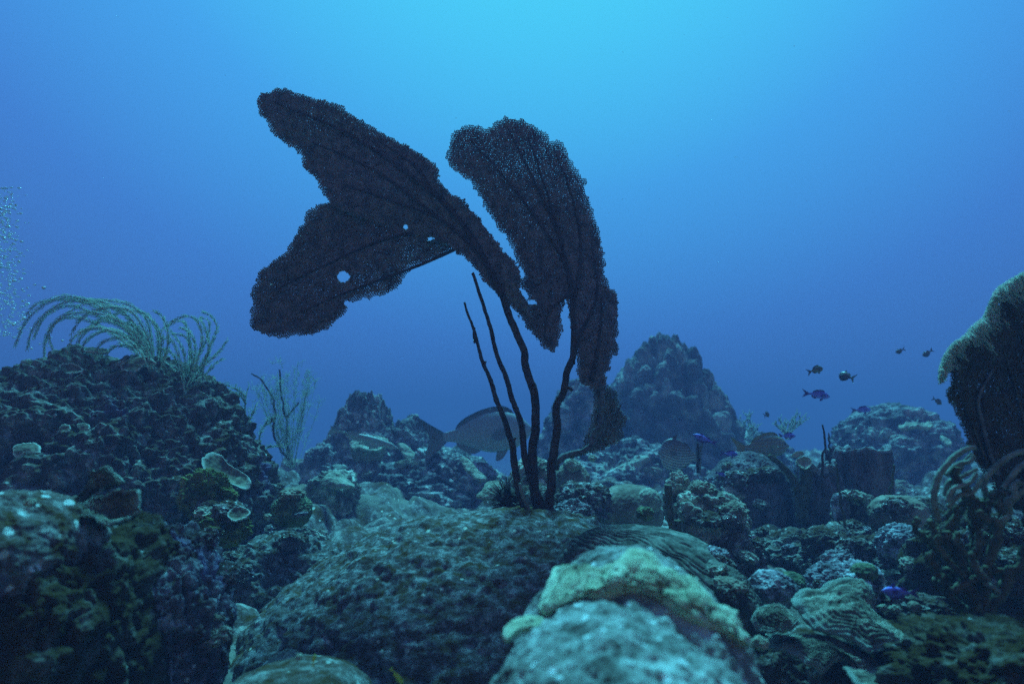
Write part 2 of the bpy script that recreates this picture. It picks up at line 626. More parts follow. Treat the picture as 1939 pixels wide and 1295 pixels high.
def rock(name, label, px, py, d, rx, rz, mat='rock', cat='rock', group=None, reg=True, **kw):
    V, F, c = rock_shape(px, py, d, rx, rz, **kw)
    base = np.array([c[0], c[1], V[:, 2].min()])
    o = mk(name, V, F, M[mat], None, base)
    tag(o, label, cat, group)
    if reg:
        BVH.append(BVHTree.FromPolygons(V.tolist(), F.tolist()))
    return o


def resample(poly, n, closed=True):
    p = np.asarray(poly, float)
    p = np.vstack([p, p[:1]])
    q = np.vstack([p[-2], p, p[1]])
    seg = np.concatenate([[0], np.cumsum(np.linalg.norm(np.diff(p, axis=0), axis=1))])
    s = np.linspace(0, seg[-1], n, endpoint=False)
    k = np.clip(np.searchsorted(seg, s, side='right') - 1, 0, len(p) - 2)
    t = ((s - seg[k]) / (seg[k + 1] - seg[k] + 1e-9))[:, None]
    a, b, c, d = q[k], q[k + 1], q[k + 2], q[k + 3]
    return .5 * (2 * b + (c - a) * t + (2 * a - 5 * b + 4 * c - d) * t * t + (3 * b - a - 3 * c + d) * t ** 3)


def plate_shape(outline, drape=None, ripple=0., d=None, slope=.0012, thick=.012, bulge=.0, wave=.004, n=110, m=26, seed=0, centre=None, lift=.0, rag=4, fineamp=.002, cup=0.):
    """a plate of coral: outline in photo pixels, lower edge nearer the camera by slope metres per pixel, real thickness"""
    o = resample(outline, n)
    c = np.mean(o, 0) if centre is None else np.array(centre, float)
    g = np.random.default_rng(seed)
    ph = np.stack([np.cos(np.linspace(0, 2 * PI, n, endpoint=False)), np.sin(np.linspace(0, 2 * PI, n, endpoint=False)), np.full(n, seed * .7)], 1)
    o = c + (o - c) * (1 + rag * .02 * fbm(ph * 5, 3, seed))[:, None]
    if d is None:
        h = hit(*c)
        d = h[2] - lift
    t = np.linspace(0, 1, m + 1)[1:] ** .8
    xy = np.concatenate([c[None], (c + (o - c)[None] * t[:, None, None]).reshape(-1, 2)])
    rr = np.concatenate([[0], np.repeat(t, n)])
    dep = d - (xy[:, 1] - c[1]) * slope
    nv_ = None
    if drape:
        dep, nv_ = dep.copy(), np.tile(np.array([0, -.3, .95]), (len(xy), 1))
        for k in range(len(xy)):
            h = hit(xy[k, 0], xy[k, 1], drape)
            if h is None:
                p_ = max(k - n, 0)
                dep[k], nv_[k] = dep[p_] + .002, nv_[p_] * .9 + np.array([0, .0, .1])
            else:
                dep[k], nv_[k] = h[2], h[1]
        ring = lambda a_: a_[1:].reshape(m, n, -1)
        for _k in range(3):
            for a_ in (dep[:, None], nv_):
                r_ = ring(a_)
                r_[:] = (r_ + np.roll(r_, 1, 1) + np.roll(r_, -1, 1)) / 3
        nv_ /= np.linalg.norm(nv_, axis=1, keepdims=True)
    B = P(xy[:, 0], xy[:, 1], dep)
    ex = RT
    ey = -UP / FPX * d * 1.0 - FW * slope          # towards the lower edge, per pixel
    nor = np.cross(ex, ey)
    nor /= np.linalg.norm(nor)
    if nor[2] < 0:
        nor = -nor
    disp = bulge * (1 - rr ** 2) - cup * (1 - rr ** 2) + wave * fbm(B * 14, 3, seed + 1) + fineamp * fbm(B * 70, 3, seed + 2) + ripple * np.abs(np.sin(rr * 27 + 3.5 * fbm(B * 22, 2, seed + 5)))
    th = thick * (.35 + .65 * np.sqrt(np.clip(1 - rr ** 4, 0, 1)))
    if nv_ is not None:
        nor = nv_
    top = B + nor * (disp + th * .5)[:, None]
    bot = B + nor * (disp - th * .5)[:, None]
    i = 1 + np.arange(m - 1)[:, None] * n
    j = np.arange(n)[None]
    j2 = (j + 1) % n
    Q = np.stack([i + j, i + j2, i + n + j2, i + n + j], -1).reshape(-1, 4)
    T = np.stack([np.zeros(n, int), 1 + (np.arange(n) + 1) % n, 1 + np.arange(n)], 1)
    nv = len(B)
    e = 1 + (m - 1) * n + np.arange(n)
    e2 = 1 + (m - 1) * n + (np.arange(n) + 1) % n
    S = np.stack([e, e2, e2 + nv, e + nv], 1)
    V = np.concatenate([top, bot])
    Fq = np.concatenate([Q, Q[:, ::-1] + nv, S])
    Ft = np.concatenate([T, T[:, ::-1] + nv])
    return V, [Fq, Ft], np.concatenate([rr, rr])


def plate(name, label, outline, mat='lettuce', cat='coral', group=None, parent=None, **kw):
    V, F, rr = plate_shape(outline, **kw)
    if parent is not None:
        return child(parent, V, name, F, M[mat], attrs={'rim': rr})
    base = V.mean(0)
    base[2] = V[:, 2].min()
    o = mk(name, V, F, M[mat], None, base, attrs={'rim': rr})
    return tag(o, label, cat, group)


def net(outline, depth, Lp=1.75, wp=2.6, ragged=(3.6, .09), direction=(0, 1), stretch=1.5, holes=(), seed=0, wmod=None, layers=1):
    """the lattice of a sea fan: a honeycomb of short bars filling an outline, each bar a real little prism"""
    outline = np.asarray(outline, float)
    S = Soup()
    lo, hi = outline.min(0) - 12, outline.max(0) + 12
    dx, dy = np.array(direction, float) / np.hypot(*direction)
    cx, cy = (lo + hi) / 2
    ext = np.hypot(*(hi - lo)) / 2 + 10
    a = Lp * math.sqrt(3)
    g = np.random.default_rng(seed)
    nu, nv_ = int(2 * ext / a), int(2 * ext / (1.5 * Lp * stretch))
    iu, iv = np.meshgrid(np.arange(nu), np.arange(nv_), indexing='ij')
    ux = (iu + .5 * (iv % 2)) * a - ext
    vy = iv * 1.5 * Lp * stretch - ext
    A = np.stack([ux, vy], -1)
    B = np.stack([ux, vy + Lp * stretch], -1)
    A = A + g.normal(0, .2 * Lp, A.shape)
    B = B + g.normal(0, .2 * Lp, B.shape)

    def rot(p):
        return np.stack([cx + p[..., 0] * dy + p[..., 1] * dx, cy - p[..., 0] * dx + p[..., 1] * dy], -1)
    A, B = rot(A), rot(B)
    E = [(A, B)]
    up = np.roll(A, -1, axis=1)                       # the row above
    odd = (iv % 2 == 1)[..., None]
    upr = np.roll(up, -1, axis=0)
    upl = np.roll(up, 1, axis=0)
    E.append((B[:, :-1], np.where(odd, up, upl)[:, :-1]))
    E.append((B[:, :-1], np.where(odd, upr, up)[:, :-1]))
    s = np.concatenate([e[0].reshape(-1, 2) for e in E])
    t = np.concatenate([e[1].reshape(-1, 2) for e in E])
    ok = np.hypot(*(s - t).T) < Lp * stretch * 3
    mid = (s + t) / 2
    q = np.concatenate([mid * ragged[1], np.full((len(mid), 1), seed * 1.3)], 1)
    q2 = q * np.array([4.1, 4.1, 1])
    wx = ragged[0] * fbm(q, 2, seed) + .4 * ragged[0] * fbm(q2, 2, seed + 3)
    wy = ragged[0] * fbm(q + 31, 2, seed + 7) + .4 * ragged[0] * fbm(q2 + 13, 2, seed + 9)
    ok &= inside(outline, mid[:, 0] + wx, mid[:, 1] + wy)
    for hx, hy, hrx, hry in holes:
        rr = ((mid[:, 0] + .35 * wx - hx) / hrx) ** 2 + ((mid[:, 1] + .35 * wy - hy) / hry) ** 2
        ok &= rr > 1
    s, t, mid = s[ok], t[ok], mid[ok]
    rim_pts = resample(outline, 500)
    edge = np.full(len(mid), 1e9)
    for blk in range(0, 500, 100):
        edge = np.minimum(edge, ((mid[:, None] - rim_pts[None, blk:blk + 100]) ** 2).sum(2).min(1))
    lace = .55 + .45 * np.clip(np.sqrt(edge) / 11, 0, 1)
    dens = .93 + .12 * fbm(np.concatenate([mid * .022, np.full((len(mid), 1), seed)], 1), 3, seed + 20)
    ds, dt = depth(s[:, 0], s[:, 1]), depth(t[:, 0], t[:, 1])
    jit = .0012 * g.normal(size=len(s))
    p0, p1 = P(s[:, 0], s[:, 1], ds + jit), P(t[:, 0], t[:, 1], dt + jit)
    wid = wp * lace * dens * (wmod(mid[:, 0], mid[:, 1]) if wmod else 1) * g.uniform(.75, 1.3, len(s)) * ds / FPX * .5
    ax = p1 - p0
    ax /= np.linalg.norm(ax, axis=1, keepdims=True) + 1e-12
    p0, p1 = p0 - ax * wid[:, None] * .5, p1 + ax * wid[:, None] * .5
    uu = np.cross(ax, FW)
    uu /= np.linalg.norm(uu, axis=1, keepdims=True) + 1e-12
    vv = np.cross(ax, uu)
    cs = [uu, vv, -uu, -vv]
    V = np.stack([p0 + wid[:, None] * c for c in cs] + [p1 + wid[:, None] * c for c in cs], 1)
    b = np.arange(len(s))[:, None] * 8
    fq = [[0, 1, 5, 4], [1, 2, 6, 5], [2, 3, 7, 6], [3, 0, 4, 7], [3, 2, 1, 0], [4, 5, 6, 7]]
    F = np.concatenate([b + np.array(f)[None] for f in fq])
    return V.reshape(-1, 3), F


def px_tube(pts, depth, r0, r1, n=40, sides=7, rough=.0, wob=0., seed=0):
    """a tube along photo pixels; radii in photo pixels; depth a number or function"""
    c = spline(pts, n)
    dep = depth(c[:, 0], c[:, 1]) if callable(depth) else np.full(n, float(depth))
    q = P(c[:, 0], c[:, 1], dep)
    if wob:
        g = np.stack([np.linspace(0, 9, n), np.full(n, seed * 2.1), np.zeros(n)], 1)
        q = q + wob * np.stack([fbm(g, 2, seed), fbm(g + 7, 2, seed + 1), fbm(g + 15, 2, seed + 2)], 1)
    rad = np.linspace(r0, r1, n) * dep / FPX
    return tube(q, rad, sides, rough=rough, seed=seed)


def tube_part(parent, name, pts, depth, r0, r1, mat, **kw):
    V, Q, T = px_tube(pts, depth, r0, r1, **kw)
    return child(parent, V, name, [Q, T], mat)

# ================================================================== THE REEF
# ------------------------------------------------------------------ big mounds and boulders
centre_mound = rock('reef_mound', 'broad low turf covered mound that carries the tall dark sea fans', 960, 1362, 1.3, 545, 380, 'mound', cat='coral mound',
                    ry=.46, n=270, seed=3, big=.04, mid=.02, fine=.014, fq=1.7, pit=.018)
left_mound = rock('reef_mound', 'tall brown domed mound under the feathery sea plumes', 165, 985, 2.0, 335, 312, 'dark_rock', cat='coral mound',
                  ry=.55, n=270, seed=12, big=.07, mid=.035, fine=.03, fq=1.9, terr=(.17, .03), pit=.05)
slope_rock = rock('reef_rock', 'low sloping turf covered rock beside the yellow green coral ball', 520, 1195, 1.75, 205, 170, 'mound',
                  ry=.3, n=130, seed=21, big=.10, mid=.07, fine=.03, pit=.05)
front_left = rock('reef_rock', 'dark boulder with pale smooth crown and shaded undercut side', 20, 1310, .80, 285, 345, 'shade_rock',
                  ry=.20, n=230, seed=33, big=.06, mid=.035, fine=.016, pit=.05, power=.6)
front_left_b = rock('reef_rock', 'violet crusted pitted block below the folded lettuce corals', 285, 1215, .90, 132, 225, 'crust_rock',
                    ry=.13, n=170, seed=35, big=.10, mid=.06, fine=.03, pit=.10)
crust = rock('boulder_coral', 'smooth pale crust coral crowning the dark boulder at the left edge', 35, 1042, .74, 135, 106, 'rock', cat='coral', ry=.11, n=110, seed=49, big=.08, mid=.04, fine=.014)
front_rock = rock('reef_rock', 'bright pale speckled rock filling the foreground under a mustard plate', 1172, 1512, .455, 300, 322, 'front',
                  ry=.20, n=220, seed=41, big=.045, mid=.03, fine=.016, pit=.03)
crownV, crownF, crown_c = rock_shape(1192, 1304, .605, 232, 252, ry=.15, n=170, seed=42, big=.03, mid=.022, fine=.014, pit=.02)
child(front_rock, crownV, 'crown', crownF, M['front'])
CROWN = BVHTree.FromPolygons(crownV.tolist(), crownF.tolist())
BVH.append(CROWN)
flat_front = rock('reef_rock', 'smooth dark flat stone lying below the turf covered mound', 560, 1345, .78, 150, 85, 'dark_rock', ry=.10, n=60, seed=44,
                  big=.05, mid=.02, fine=.006)
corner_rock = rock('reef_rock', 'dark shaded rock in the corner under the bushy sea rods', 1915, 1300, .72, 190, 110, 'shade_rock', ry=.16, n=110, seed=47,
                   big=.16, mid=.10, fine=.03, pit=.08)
# far mounds
cone = rock('coral_mound', 'steep conical knobby star coral mound far behind the right fan', 1270, 880, 5.5, 128, 206, 'star', cat='coral mound',
            n=170, seed=51, big=.05, mid=.035, fine=.02, terr=(.2, .02), knob=(4.4, .21), taper=.31, lean=-.10, power=.85)
cone_side = rock('coral_mound', 'lower rounded shoulder of coral just left of the conical mound', 1100, 850, 5.2, 75, 125, 'far_rock', cat='coral mound',
                 n=80, seed=52, big=.14, mid=.07, fine=.02, knob=(2.6, .10), taper=.2)
cone_apron = rock('reef_rock', 'spreading rubble apron in front of the conical mound', 1200, 945, 4.3, 150, 100, 'far_rock', n=110, seed=53, ry=.5, big=.16, mid=.10, fine=.035, pit=.06)
apron_r = rock('reef_rock', 'dull low rock spreading to the right of the conical mound', 1380, 880, 5.6, 120, 70, 'far_rock', n=70, seed=54, ry=.5, big=.14, mid=.08, fine=.03)
far_dome = rock('coral_mound', 'hazy rounded dome with a pale ledge beyond the whip sticks', 1695, 872, 4.6, 118, 106, 'far_rock', cat='coral mound',
                n=110, seed=55, big=.07, mid=.05, fine=.02, terr=(.4, .08), pit=.05)
pin = rock('reef_pinnacle', 'jagged rocky pinnacle with a pale tip behind the fuzzy soft coral', 690, 885, 4.0, 84, 148, 'far_rock', cat='reef rock',
           n=110, seed=61, big=.10, mid=.10, fine=.03, taper=.42, pit=.05, lean=-.03)
pin_b = rock('reef_rock', 'pale topped rock at the right shoulder of the jagged pinnacle', 778, 868, 4.05, 62, 72, 'far_rock', n=70, seed=62, big=.17, mid=.1, fine=.03, pit=.06)
pin_c = rock('reef_rock', 'sloping rock under the tail of the large grey fish', 860, 915, 3.7, 92, 72, 'far_rock', n=80, seed=63, big=.16, mid=.1, fine=.035, pit=.08, lean=-.3)
pin_d = rock('reef_rock', 'dark wide rock at the foot of the jagged pinnacle', 735, 960, 3.5, 170, 78, 'far_rock', n=100, seed=64, ry=.35, big=.16, mid=.1, fine=.035, pit=.08)
pin_e = rock('reef_rock', 'dark rounded lump low on the left flank of the jagged pinnacle', 612, 905, 3.8, 42, 62, 'far_rock', n=50, seed=65, big=.13, mid=.09, fine=.03)
blue_rock = rock('reef_rock', 'hazy blue upright block seen in the gap under the fuzzy soft coral', 558, 925, 5.2, 40, 58, 'boulder', n=50, seed=66, big=.1, mid=.08, fine=.02)
pale_rock = rock('reef_rock', 'small angular rock with a bright pale cap by the pinnacle foot', 632, 935, 2.7, 44, 42, 'knob', n=60, seed=67, big=.22, mid=.1, fine=.03, power=.75)
# boulders round the fan base
b1 = rock('boulder_coral', 'smooth round boulder coral with a pale cap right of the fan stems', 1080, 918, 2.3, 40, 42, 'boulder', cat='coral', n=56, seed=71, big=.08, mid=.03, fine=.012)
b2 = rock('boulder_coral', 'wide grey domed coral lying low behind the brain coral', 1190, 968, 2.0, 66, 50, 'boulder', cat='coral', n=60, seed=72, big=.05, mid=.02, fine=.008)
b3 = rock('boulder_coral', 'small pale egg shaped coral leaning on the grey dome', 1228, 950, 1.95, 24, 26, 'pale', cat='coral', n=40, seed=73, big=.06, mid=.03, fine=.01)
b4 = rock('finger_coral', 'bright knobby coral head seen between the dark fan stems', 1010, 905, 2.15, 36, 32, 'knob', cat='coral', n=90, seed=74, big=.05, knob=(3.6, .28))
b5 = rock('coral_rock', 'small pitted violet grey lump just right of the fan base', 1085, 975, 1.5, 38, 30, 'purple_knob', n=70, seed=75, big=.14, mid=.1, fine=.04, pit=.15)
b6 = rock('coral_rock', 'low dark rock hollow behind the fan stems', 1015, 950, 1.75, 42, 30, 'dark_rock', n=50, seed=76, big=.15, mid=.1, fine=.03)
b7 = rock('coral_rock', 'brown lump with a ragged pale ledge under the smooth round boulder coral', 1110, 950, 2.0, 62, 36, 'rock', n=60, seed=77, big=.14, mid=.1, fine=.04)
# brain coral draped on the right shoulder of the mound
brain = rock('brain_coral', 'ridged brain coral on the right shoulder of the turf covered mound', 1236, 1146, 1.16, 186, 142, 'brain', cat='coral', ry=.2, n=230, seed=81,
             big=.06, mid=.012, fine=.004, ridge=(46, .032), lean=-.15)
brain_b = rock('brain_coral', 'fine grained brown brain coral sloping down behind the mustard plate', 1355, 1165, 1.05, 85, 92, 'brain', cat='coral', n=130, seed=82, big=.08, mid=.03, ridge=(60, .02))
# knobby corals in the middle on the right
k1 = rock('knobby_coral', 'upright dark column with a bright knobby crown and hollow front', 1287, 952, 1.62, 27, 52, 'knob', cat='coral', n=110, seed=91, big=.09, mid=.05, knob=(3.4, .17))
k2 = rock('knobby_coral', 'large knobby coral clump sloping right of the bright crowned column', 1345, 1000, 1.58, 66, 72, 'knob', cat='coral', n=140, seed=92, big=.14, mid=.05, fine=.02, knob=(3.3, .15), lean=-.2)
k3 = rock('knobby_coral', 'dim pitted lower lobe of the knobby clump over a dark hollow', 1385, 1070, 1.5, 58, 66, 'rock', cat='coral', n=110, seed=93, big=.14, mid=.08, fine=.03, knob=(4.2, .13), pit=.1)
k4 = rock('coral_rock', 'small blue lit stone below the knobby clump beside the brain coral', 1325, 1068, 1.42, 32, 22, 'purple_knob', n=40, seed=94, big=.13, mid=.09, fine=.03)
# right hand side
d1 = rock('round_coral', 'large dark round coral head behind the knobby clump', 1420, 962, 2.25, 96, 100, 'sponge', cat='coral', n=130, seed=101, big=.05, mid=.03, fine=.015, ridge=(34, .014))
r1 = rock('head_coral', 'mid sized rock with a green white lumpy cap below the barrel sponges', 1618, 975, 1.75, 36, 42, 'knob', cat='coral', n=70, seed=102, big=.16, mid=.07, fine=.03, knob=(2.6, .14))
r1b = rock('head_coral', 'violet upright knob leaning on the green white capped rock', 1592, 968, 1.72, 17, 36, 'purple_knob', cat='coral', n=46, seed=103, big=.13, mid=.07, fine=.03)
r2 = rock('boulder_coral', 'olive smooth domed coral beside the pale curved sea rods', 1700, 975, 1.65, 52, 36, 'boulder', cat='coral', n=56, seed=104, big=.10, mid=.04, fine=.015)
r2b = rock('boulder_coral', 'darker domed coral tucked behind the olive smooth dome', 1752, 985, 1.72, 48, 42, 'dark_rock', cat='coral', n=56, seed=105, big=.08, mid=.03, fine=.012)
r3 = rock('knobby_coral', 'blue white knobby rock left of the bushy sea rods', 1712, 1035, 1.4, 46, 36, 'purple_knob', cat='coral', n=90, seed=106, big=.16, mid=.09, fine=.03, knob=(3.3, .13))
r4 = rock('knobby_coral', 'violet white speckled knobby coral with a yellow cap behind the stacked plates', 1600, 1102, 1.08, 62, 38, 'purple_knob', cat='coral', n=110, seed=107, big=.12, mid=.06, fine=.03, knob=(4.2, .12))
r4b = rock('mustard_coral', 'small yellow green rounded cap beside the violet speckled coral', 1636, 1084, 1.05, 24, 18, 'lime', cat='coral', n=40, seed=108, big=.1, mid=.05, fine=.02)
r5 = rock('coral_rock', 'dull violet humped rock between brain coral and stacked plates', 1462, 1118, 1.12, 50, 36, 'purple_knob', n=70, seed=109, big=.13, mid=.06, fine=.025)
r5b = rock('mustard_coral', 'yellowish low coral cap peeping over the dull violet humped rock', 1500, 1104, 1.17, 30, 20, 'lime', cat='coral', n=40, seed=110, big=.1, mid=.05, fine=.02)
r6 = rock('reef_rock', 'dark turf covered rock under the large dark round coral head', 1500, 1058, 1.75, 95, 48, 'dark_rock', n=80, seed=111, ry=.18, big=.18, mid=.1, fine=.04)
r7 = rock('reef_rock', 'brown rough rock between the barrel sponges and the blue white knobby rock', 1600, 1040, 1.6, 78, 40, 'dark_rock', n=80, seed=112, big=.18, mid=.1, fine=.04)
r8 = rock('reef_rock', 'low shaded ledge rock under the violet fish', 1725, 1165, 1.02, 66, 42, 'dark_rock', n=80, seed=113, big=.16, mid=.1, fine=.03, terr=(.5, .2))
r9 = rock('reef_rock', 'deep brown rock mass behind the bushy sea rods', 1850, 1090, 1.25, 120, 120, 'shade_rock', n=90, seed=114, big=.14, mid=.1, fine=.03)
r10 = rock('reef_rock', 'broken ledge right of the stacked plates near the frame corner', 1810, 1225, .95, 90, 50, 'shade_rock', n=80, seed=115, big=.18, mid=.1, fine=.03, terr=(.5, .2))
r11 = rock('reef_rock', 'dark base rock beneath the stacked brown plates', 1570, 1290, .95, 140, 90, 'dark_rock', n=90, seed=116, big=.12, mid=.08, fine=.03)
g1 = rock('turf_clump', 'brown green frilly clump at the foot of the tall domed mound', 392, 940, 1.62, 48, 52, 'green', cat='algae', n=90, seed=121, big=.18, mid=.12, fine=.06)
g2 = rock('coral_ball', 'round yellow green coral ball on the slope left of centre', 553, 966, 1.7, 36, 30, 'lime', cat='coral', n=80, seed=122, big=.05, mid=.02, fine=.02, knob=(8, .08))
g3 = rock('turf_clump', 'smaller brown green clump below the frilly clump by the lettuce cups', 420, 1000, 1.5, 52, 34, 'green', cat='algae', n=70, seed=123, big=.18, mid=.12, fine=.05)

# ------------------------------------------------------------------ plates and lettuce corals
plate('plate_coral', 'bright mustard plate coral draped over the pale foreground rock',
      [(1028, 1165), (1048, 1090), (1068, 1078), (1110, 1090), (1150, 1080), (1178, 1052), (1208, 1036), (1232, 1046), (1258, 1085), (1310, 1100), (1345, 1135),
       (1385, 1178), (1412, 1222), (1370, 1200), (1310, 1178), (1262, 1150), (1235, 1128), (1195, 1122), (1140, 1138), (1080, 1140)],
      'mustard', d=.56, slope=.00075, thick=.014, bulge=.004, wave=.004, centre=(1205, 1105), n=220, m=44, seed=201, fineamp=.003, drape=[CROWN])
plate('plate_coral', 'small mustard lobe at the left shoulder of the pale foreground rock',
      [(952, 1205), (975, 1180), (1005, 1166), (1032, 1172), (1020, 1192), (985, 1202), (960, 1222)], 'mustard', d=.555, slope=.0007, thick=.010, wave=.006, seed=202)
plate('plate_coral', 'broad ridged brown plate coral, uppermost of the stacked plates',
      [(1498, 1138), (1520, 1112), (1565, 1104), (1620, 1112), (1650, 1136), (1668, 1170), (1700, 1205), (1726, 1258), (1690, 1238), (1640, 1235), (1590, 1215), (1530, 1190), (1505, 1165)],
      'plate', d=.88, slope=.0012, thick=.010, bulge=.022, wave=.014, n=200, m=60, seed=203, ripple=.0025, rag=4, fineamp=.003)
plate('plate_coral', 'pale crusted plate coral left of the broad ridged plate',
      [(1424, 1170), (1445, 1142), (1480, 1136), (1502, 1150), (1512, 1180), (1500, 1196), (1465, 1200), (1436, 1190)], 'plate', d=.86, slope=.0010, thick=.008, bulge=.012, wave=.014, seed=204, ripple=.004, rag=5, fineamp=.003)
plate('plate_coral', 'lower wavy plate coral under the broad ridged plate',
      [(1450, 1200), (1520, 1195), (1590, 1212), (1640, 1232), (1682, 1262), (1650, 1276), (1610, 1250), (1580, 1252), (1560, 1268), (1525, 1262), (1480, 1240)], 'plate', d=.84, slope=.0011, thick=.010, bulge=.010, wave=.014, n=180, m=50, seed=205, ripple=.0025, rag=4, fineamp=.003)
plate('plate_coral', 'dim lowest plate ledge near the bottom edge of the stacked plates',
      [(1600, 1262), (1660, 1268), (1720, 1282), (1760, 1310), (1680, 1312), (1620, 1295)], 'plate', d=.78, slope=.001, thick=.01, wave=.008, seed=206)
plate('lettuce_coral', 'kidney shaped lettuce coral with a pale rim on the right flank of the tall mound',
      [(384, 872), (396, 860), (418, 862), (434, 880), (455, 892), (472, 905), (474, 920), (458, 926), (430, 912), (402, 902), (386, 892)], slope=.0016, thick=.008, lift=.10, cup=.012, seed=211)
plate('lettuce_coral', 'folded lettuce coral flap with a bright crest above the dark boulder',
      [(128, 940), (150, 925), (172, 905), (190, 893), (222, 896), (226, 906), (200, 912), (182, 930), (160, 948), (150, 966), (136, 972)], 'plate', d=.80, slope=.0007, thick=.008, wave=.022, seed=212, rag=9, ripple=.003, fineamp=.003)
plate('lettuce_coral', 'broad cupped lettuce coral under the folded flap on the dark boulder',
      [(140, 975), (165, 945), (205, 932), (250, 930), (264, 938), (262, 955), (235, 975), (205, 992), (170, 988)], 'plate', d=.77, slope=.0007, thick=.008, cup=.012, wave=.022, seed=213, rag=8, ripple=.003, fineamp=.003)
plate('lettuce_coral', 'small curved lettuce coral low on the left flank of the tall mound',
      [(24, 852), (36, 842), (58, 838), (74, 842), (75, 855), (60, 858), (48, 858), (30, 866)], slope=.0014, thick=.008, lift=.06, seed=214)
plate('lettuce_coral', 'oval pale rimmed lettuce coral near the summit of the tall mound',
      [(112, 692), (130, 688), (150, 694), (158, 702), (140, 708), (116, 706)], slope=.0016, thick=.008, lift=.05, cup=.008, seed=215)
plate('lettuce_coral', 'winged pale rimmed lettuce coral under the feathery sea plumes',
      [(228, 696), (245, 682), (270, 677), (290, 682), (296, 690), (276, 692), (262, 706), (246, 706)], slope=.0016, thick=.008, lift=.05, wave=.008, seed=216)
plate('lettuce_coral', 'flat thin plate balanced on the very top of the tall mound',
      [(158, 664), (175, 659), (200, 662), (208, 667), (190, 670), (165, 668)], slope=.004, thick=.010, d=1.95, seed=217)
plate('lettuce_coral', 'small oval pale rimmed cup at the foot of the tall mound',
      [(431, 974), (444, 962), (466, 964), (474, 972), (462, 984), (440, 986)], slope=.0014, thick=.008, lift=.06, cup=.008, seed=218)
plate('lettuce_coral', 'tiny dim lettuce cup in the middle of the tall mound', [(112, 812), (122, 804), (134, 808), (130, 816), (116, 818)], slope=.0014, thick=.007, lift=.04, seed=219)
plate('lettuce_coral', 'tiny paler lettuce cup beside the dim one on the tall mound', [(146, 805), (156, 802), (170, 806), (168, 814), (152, 814)], slope=.0014, thick=.007, lift=.04, seed=220)
plate('plate_coral', 'pale teal scalloped plate coral left of the fan stems',
      [(903, 938), (915, 926), (922, 914), (942, 910), (962, 918), (966, 930), (950, 944), (930, 948), (908, 946)], 'pale', d=1.85, slope=.0012, thick=.012, wave=.008, seed=221)
plate('plate_coral', 'pale flat plate crowning the small angular rock', [(606, 918), (622, 898), (644, 896), (664, 912), (670, 926), (650, 928), (625, 924)], 'pale', d=2.55, slope=.0025, thick=.02, wave=.012, bulge=.01, seed=222)
plate('plate_coral', 'pale ledge plate on the sloping rock under the grey fish tail', [(872, 868), (886, 870), (908, 892), (922, 908), (905, 908), (882, 890)], 'pale', d=3.15, slope=.003, thick=.025, wave=.012, seed=223)
bowl = thing('vase_sponge', 'pale bowl shaped sponge on the front of the jagged pinnacle', 'sponge', P(695, 885, 3.55))
plate('rim', None, [(662, 838), (680, 824), (712, 824), (734, 836), (728, 850), (696, 852), (668, 848)], 'pale', parent=bowl, d=3.5, slope=.004, thick=.03, wave=.012, cup=.02, seed=224)
Vb, Fb, cb = rock_shape(697, 858, 3.56, 32, 30, n=50, seed=225, big=.06, mid=.04, fine=.02, taper=-.25)
child(bowl, Vb, 'bowl', Fb, M['boulder'])
plate('plate_coral', 'long slanted pale slab leaning between the pinnacle rocks', [(752, 842), (768, 842), (790, 862), (806, 880), (790, 882), (768, 868)], 'pale', d=3.6, slope=.003, thick=.03, wave=.012, seed=226)
plate('plate_coral', 'narrow pale ledge across the hazy rounded dome', [(1703, 806), (1730, 800), (1762, 804), (1764, 810), (1730, 812), (1706, 812)], 'pale', d=3.95, slope=.008, thick=.03, wave=.02, seed=227)
plate('plate_coral', 'small pale leaf on the right side of the hazy rounded dome', [(1782, 824), (1796, 832), (1802, 844), (1796, 846), (1784, 836)], 'pale', d=4.0, slope=.005, thick=.03, wave=.01, seed=228)

# ------------------------------------------------------------------ the tall dark sea fans
FAN_BASE = P(1020, 962, 1.40)


def d_left(x, y):
    return 1.40 + .00022 * np.clip(1010 - x, 0, 600) + .014 * np.sin(x / 55.0) + .012 * np.sin(y / 41.0 + x / 90.0)


def d_low(x, y):
    return 1.50 - .00016 * np.clip(860 - x, 0, 500) + .014 * np.sin(x / 47.0 + y / 60.0)


def d_right(x, y):
    return 1.385 + .00018 * np.clip(960 - y, 0, 800) + .018 * np.sin((x - .3 * y) / 52.0) + .010 * np.sin(y / 60.0)


lf = thing('sea_fan', 'dark sea fan sweeping left on two long stems with a forked blade', 'sea fan', FAN_BASE, 'tall dark sea fans')
A_UP = [(487, 190), (497, 176), (535, 168), (570, 180), (620, 192), (650, 205), (690, 233), (740, 260), (785, 285), (815, 306), (832, 322), (828, 338), (850, 360), (875, 380),
        (900, 408), (930, 445), (958, 480), (975, 497), (988, 525), (985, 545), (1000, 575), (1004, 604), (980, 592), (945, 562), (928, 545), (910, 520), (893, 500), (878, 485),
        (858, 468), (830, 458), (790, 450), (720, 425), (650, 400), (622, 384), (610, 360), (597, 335), (575, 320), (570, 290), (545, 275), (520, 258), (510, 235), (492, 215)]
V, F = net(A_UP, d_left, direction=(.85, .52), seed=1, holes=[(768, 430, 6, 6), (816, 452, 8, 4)], wp=3.6, wmod=lambda x, y: 1 + .25 * np.clip((x - 700) / 200, 0, 1))
child(lf, V, 'blade', F, M['fan'], smooth=False)
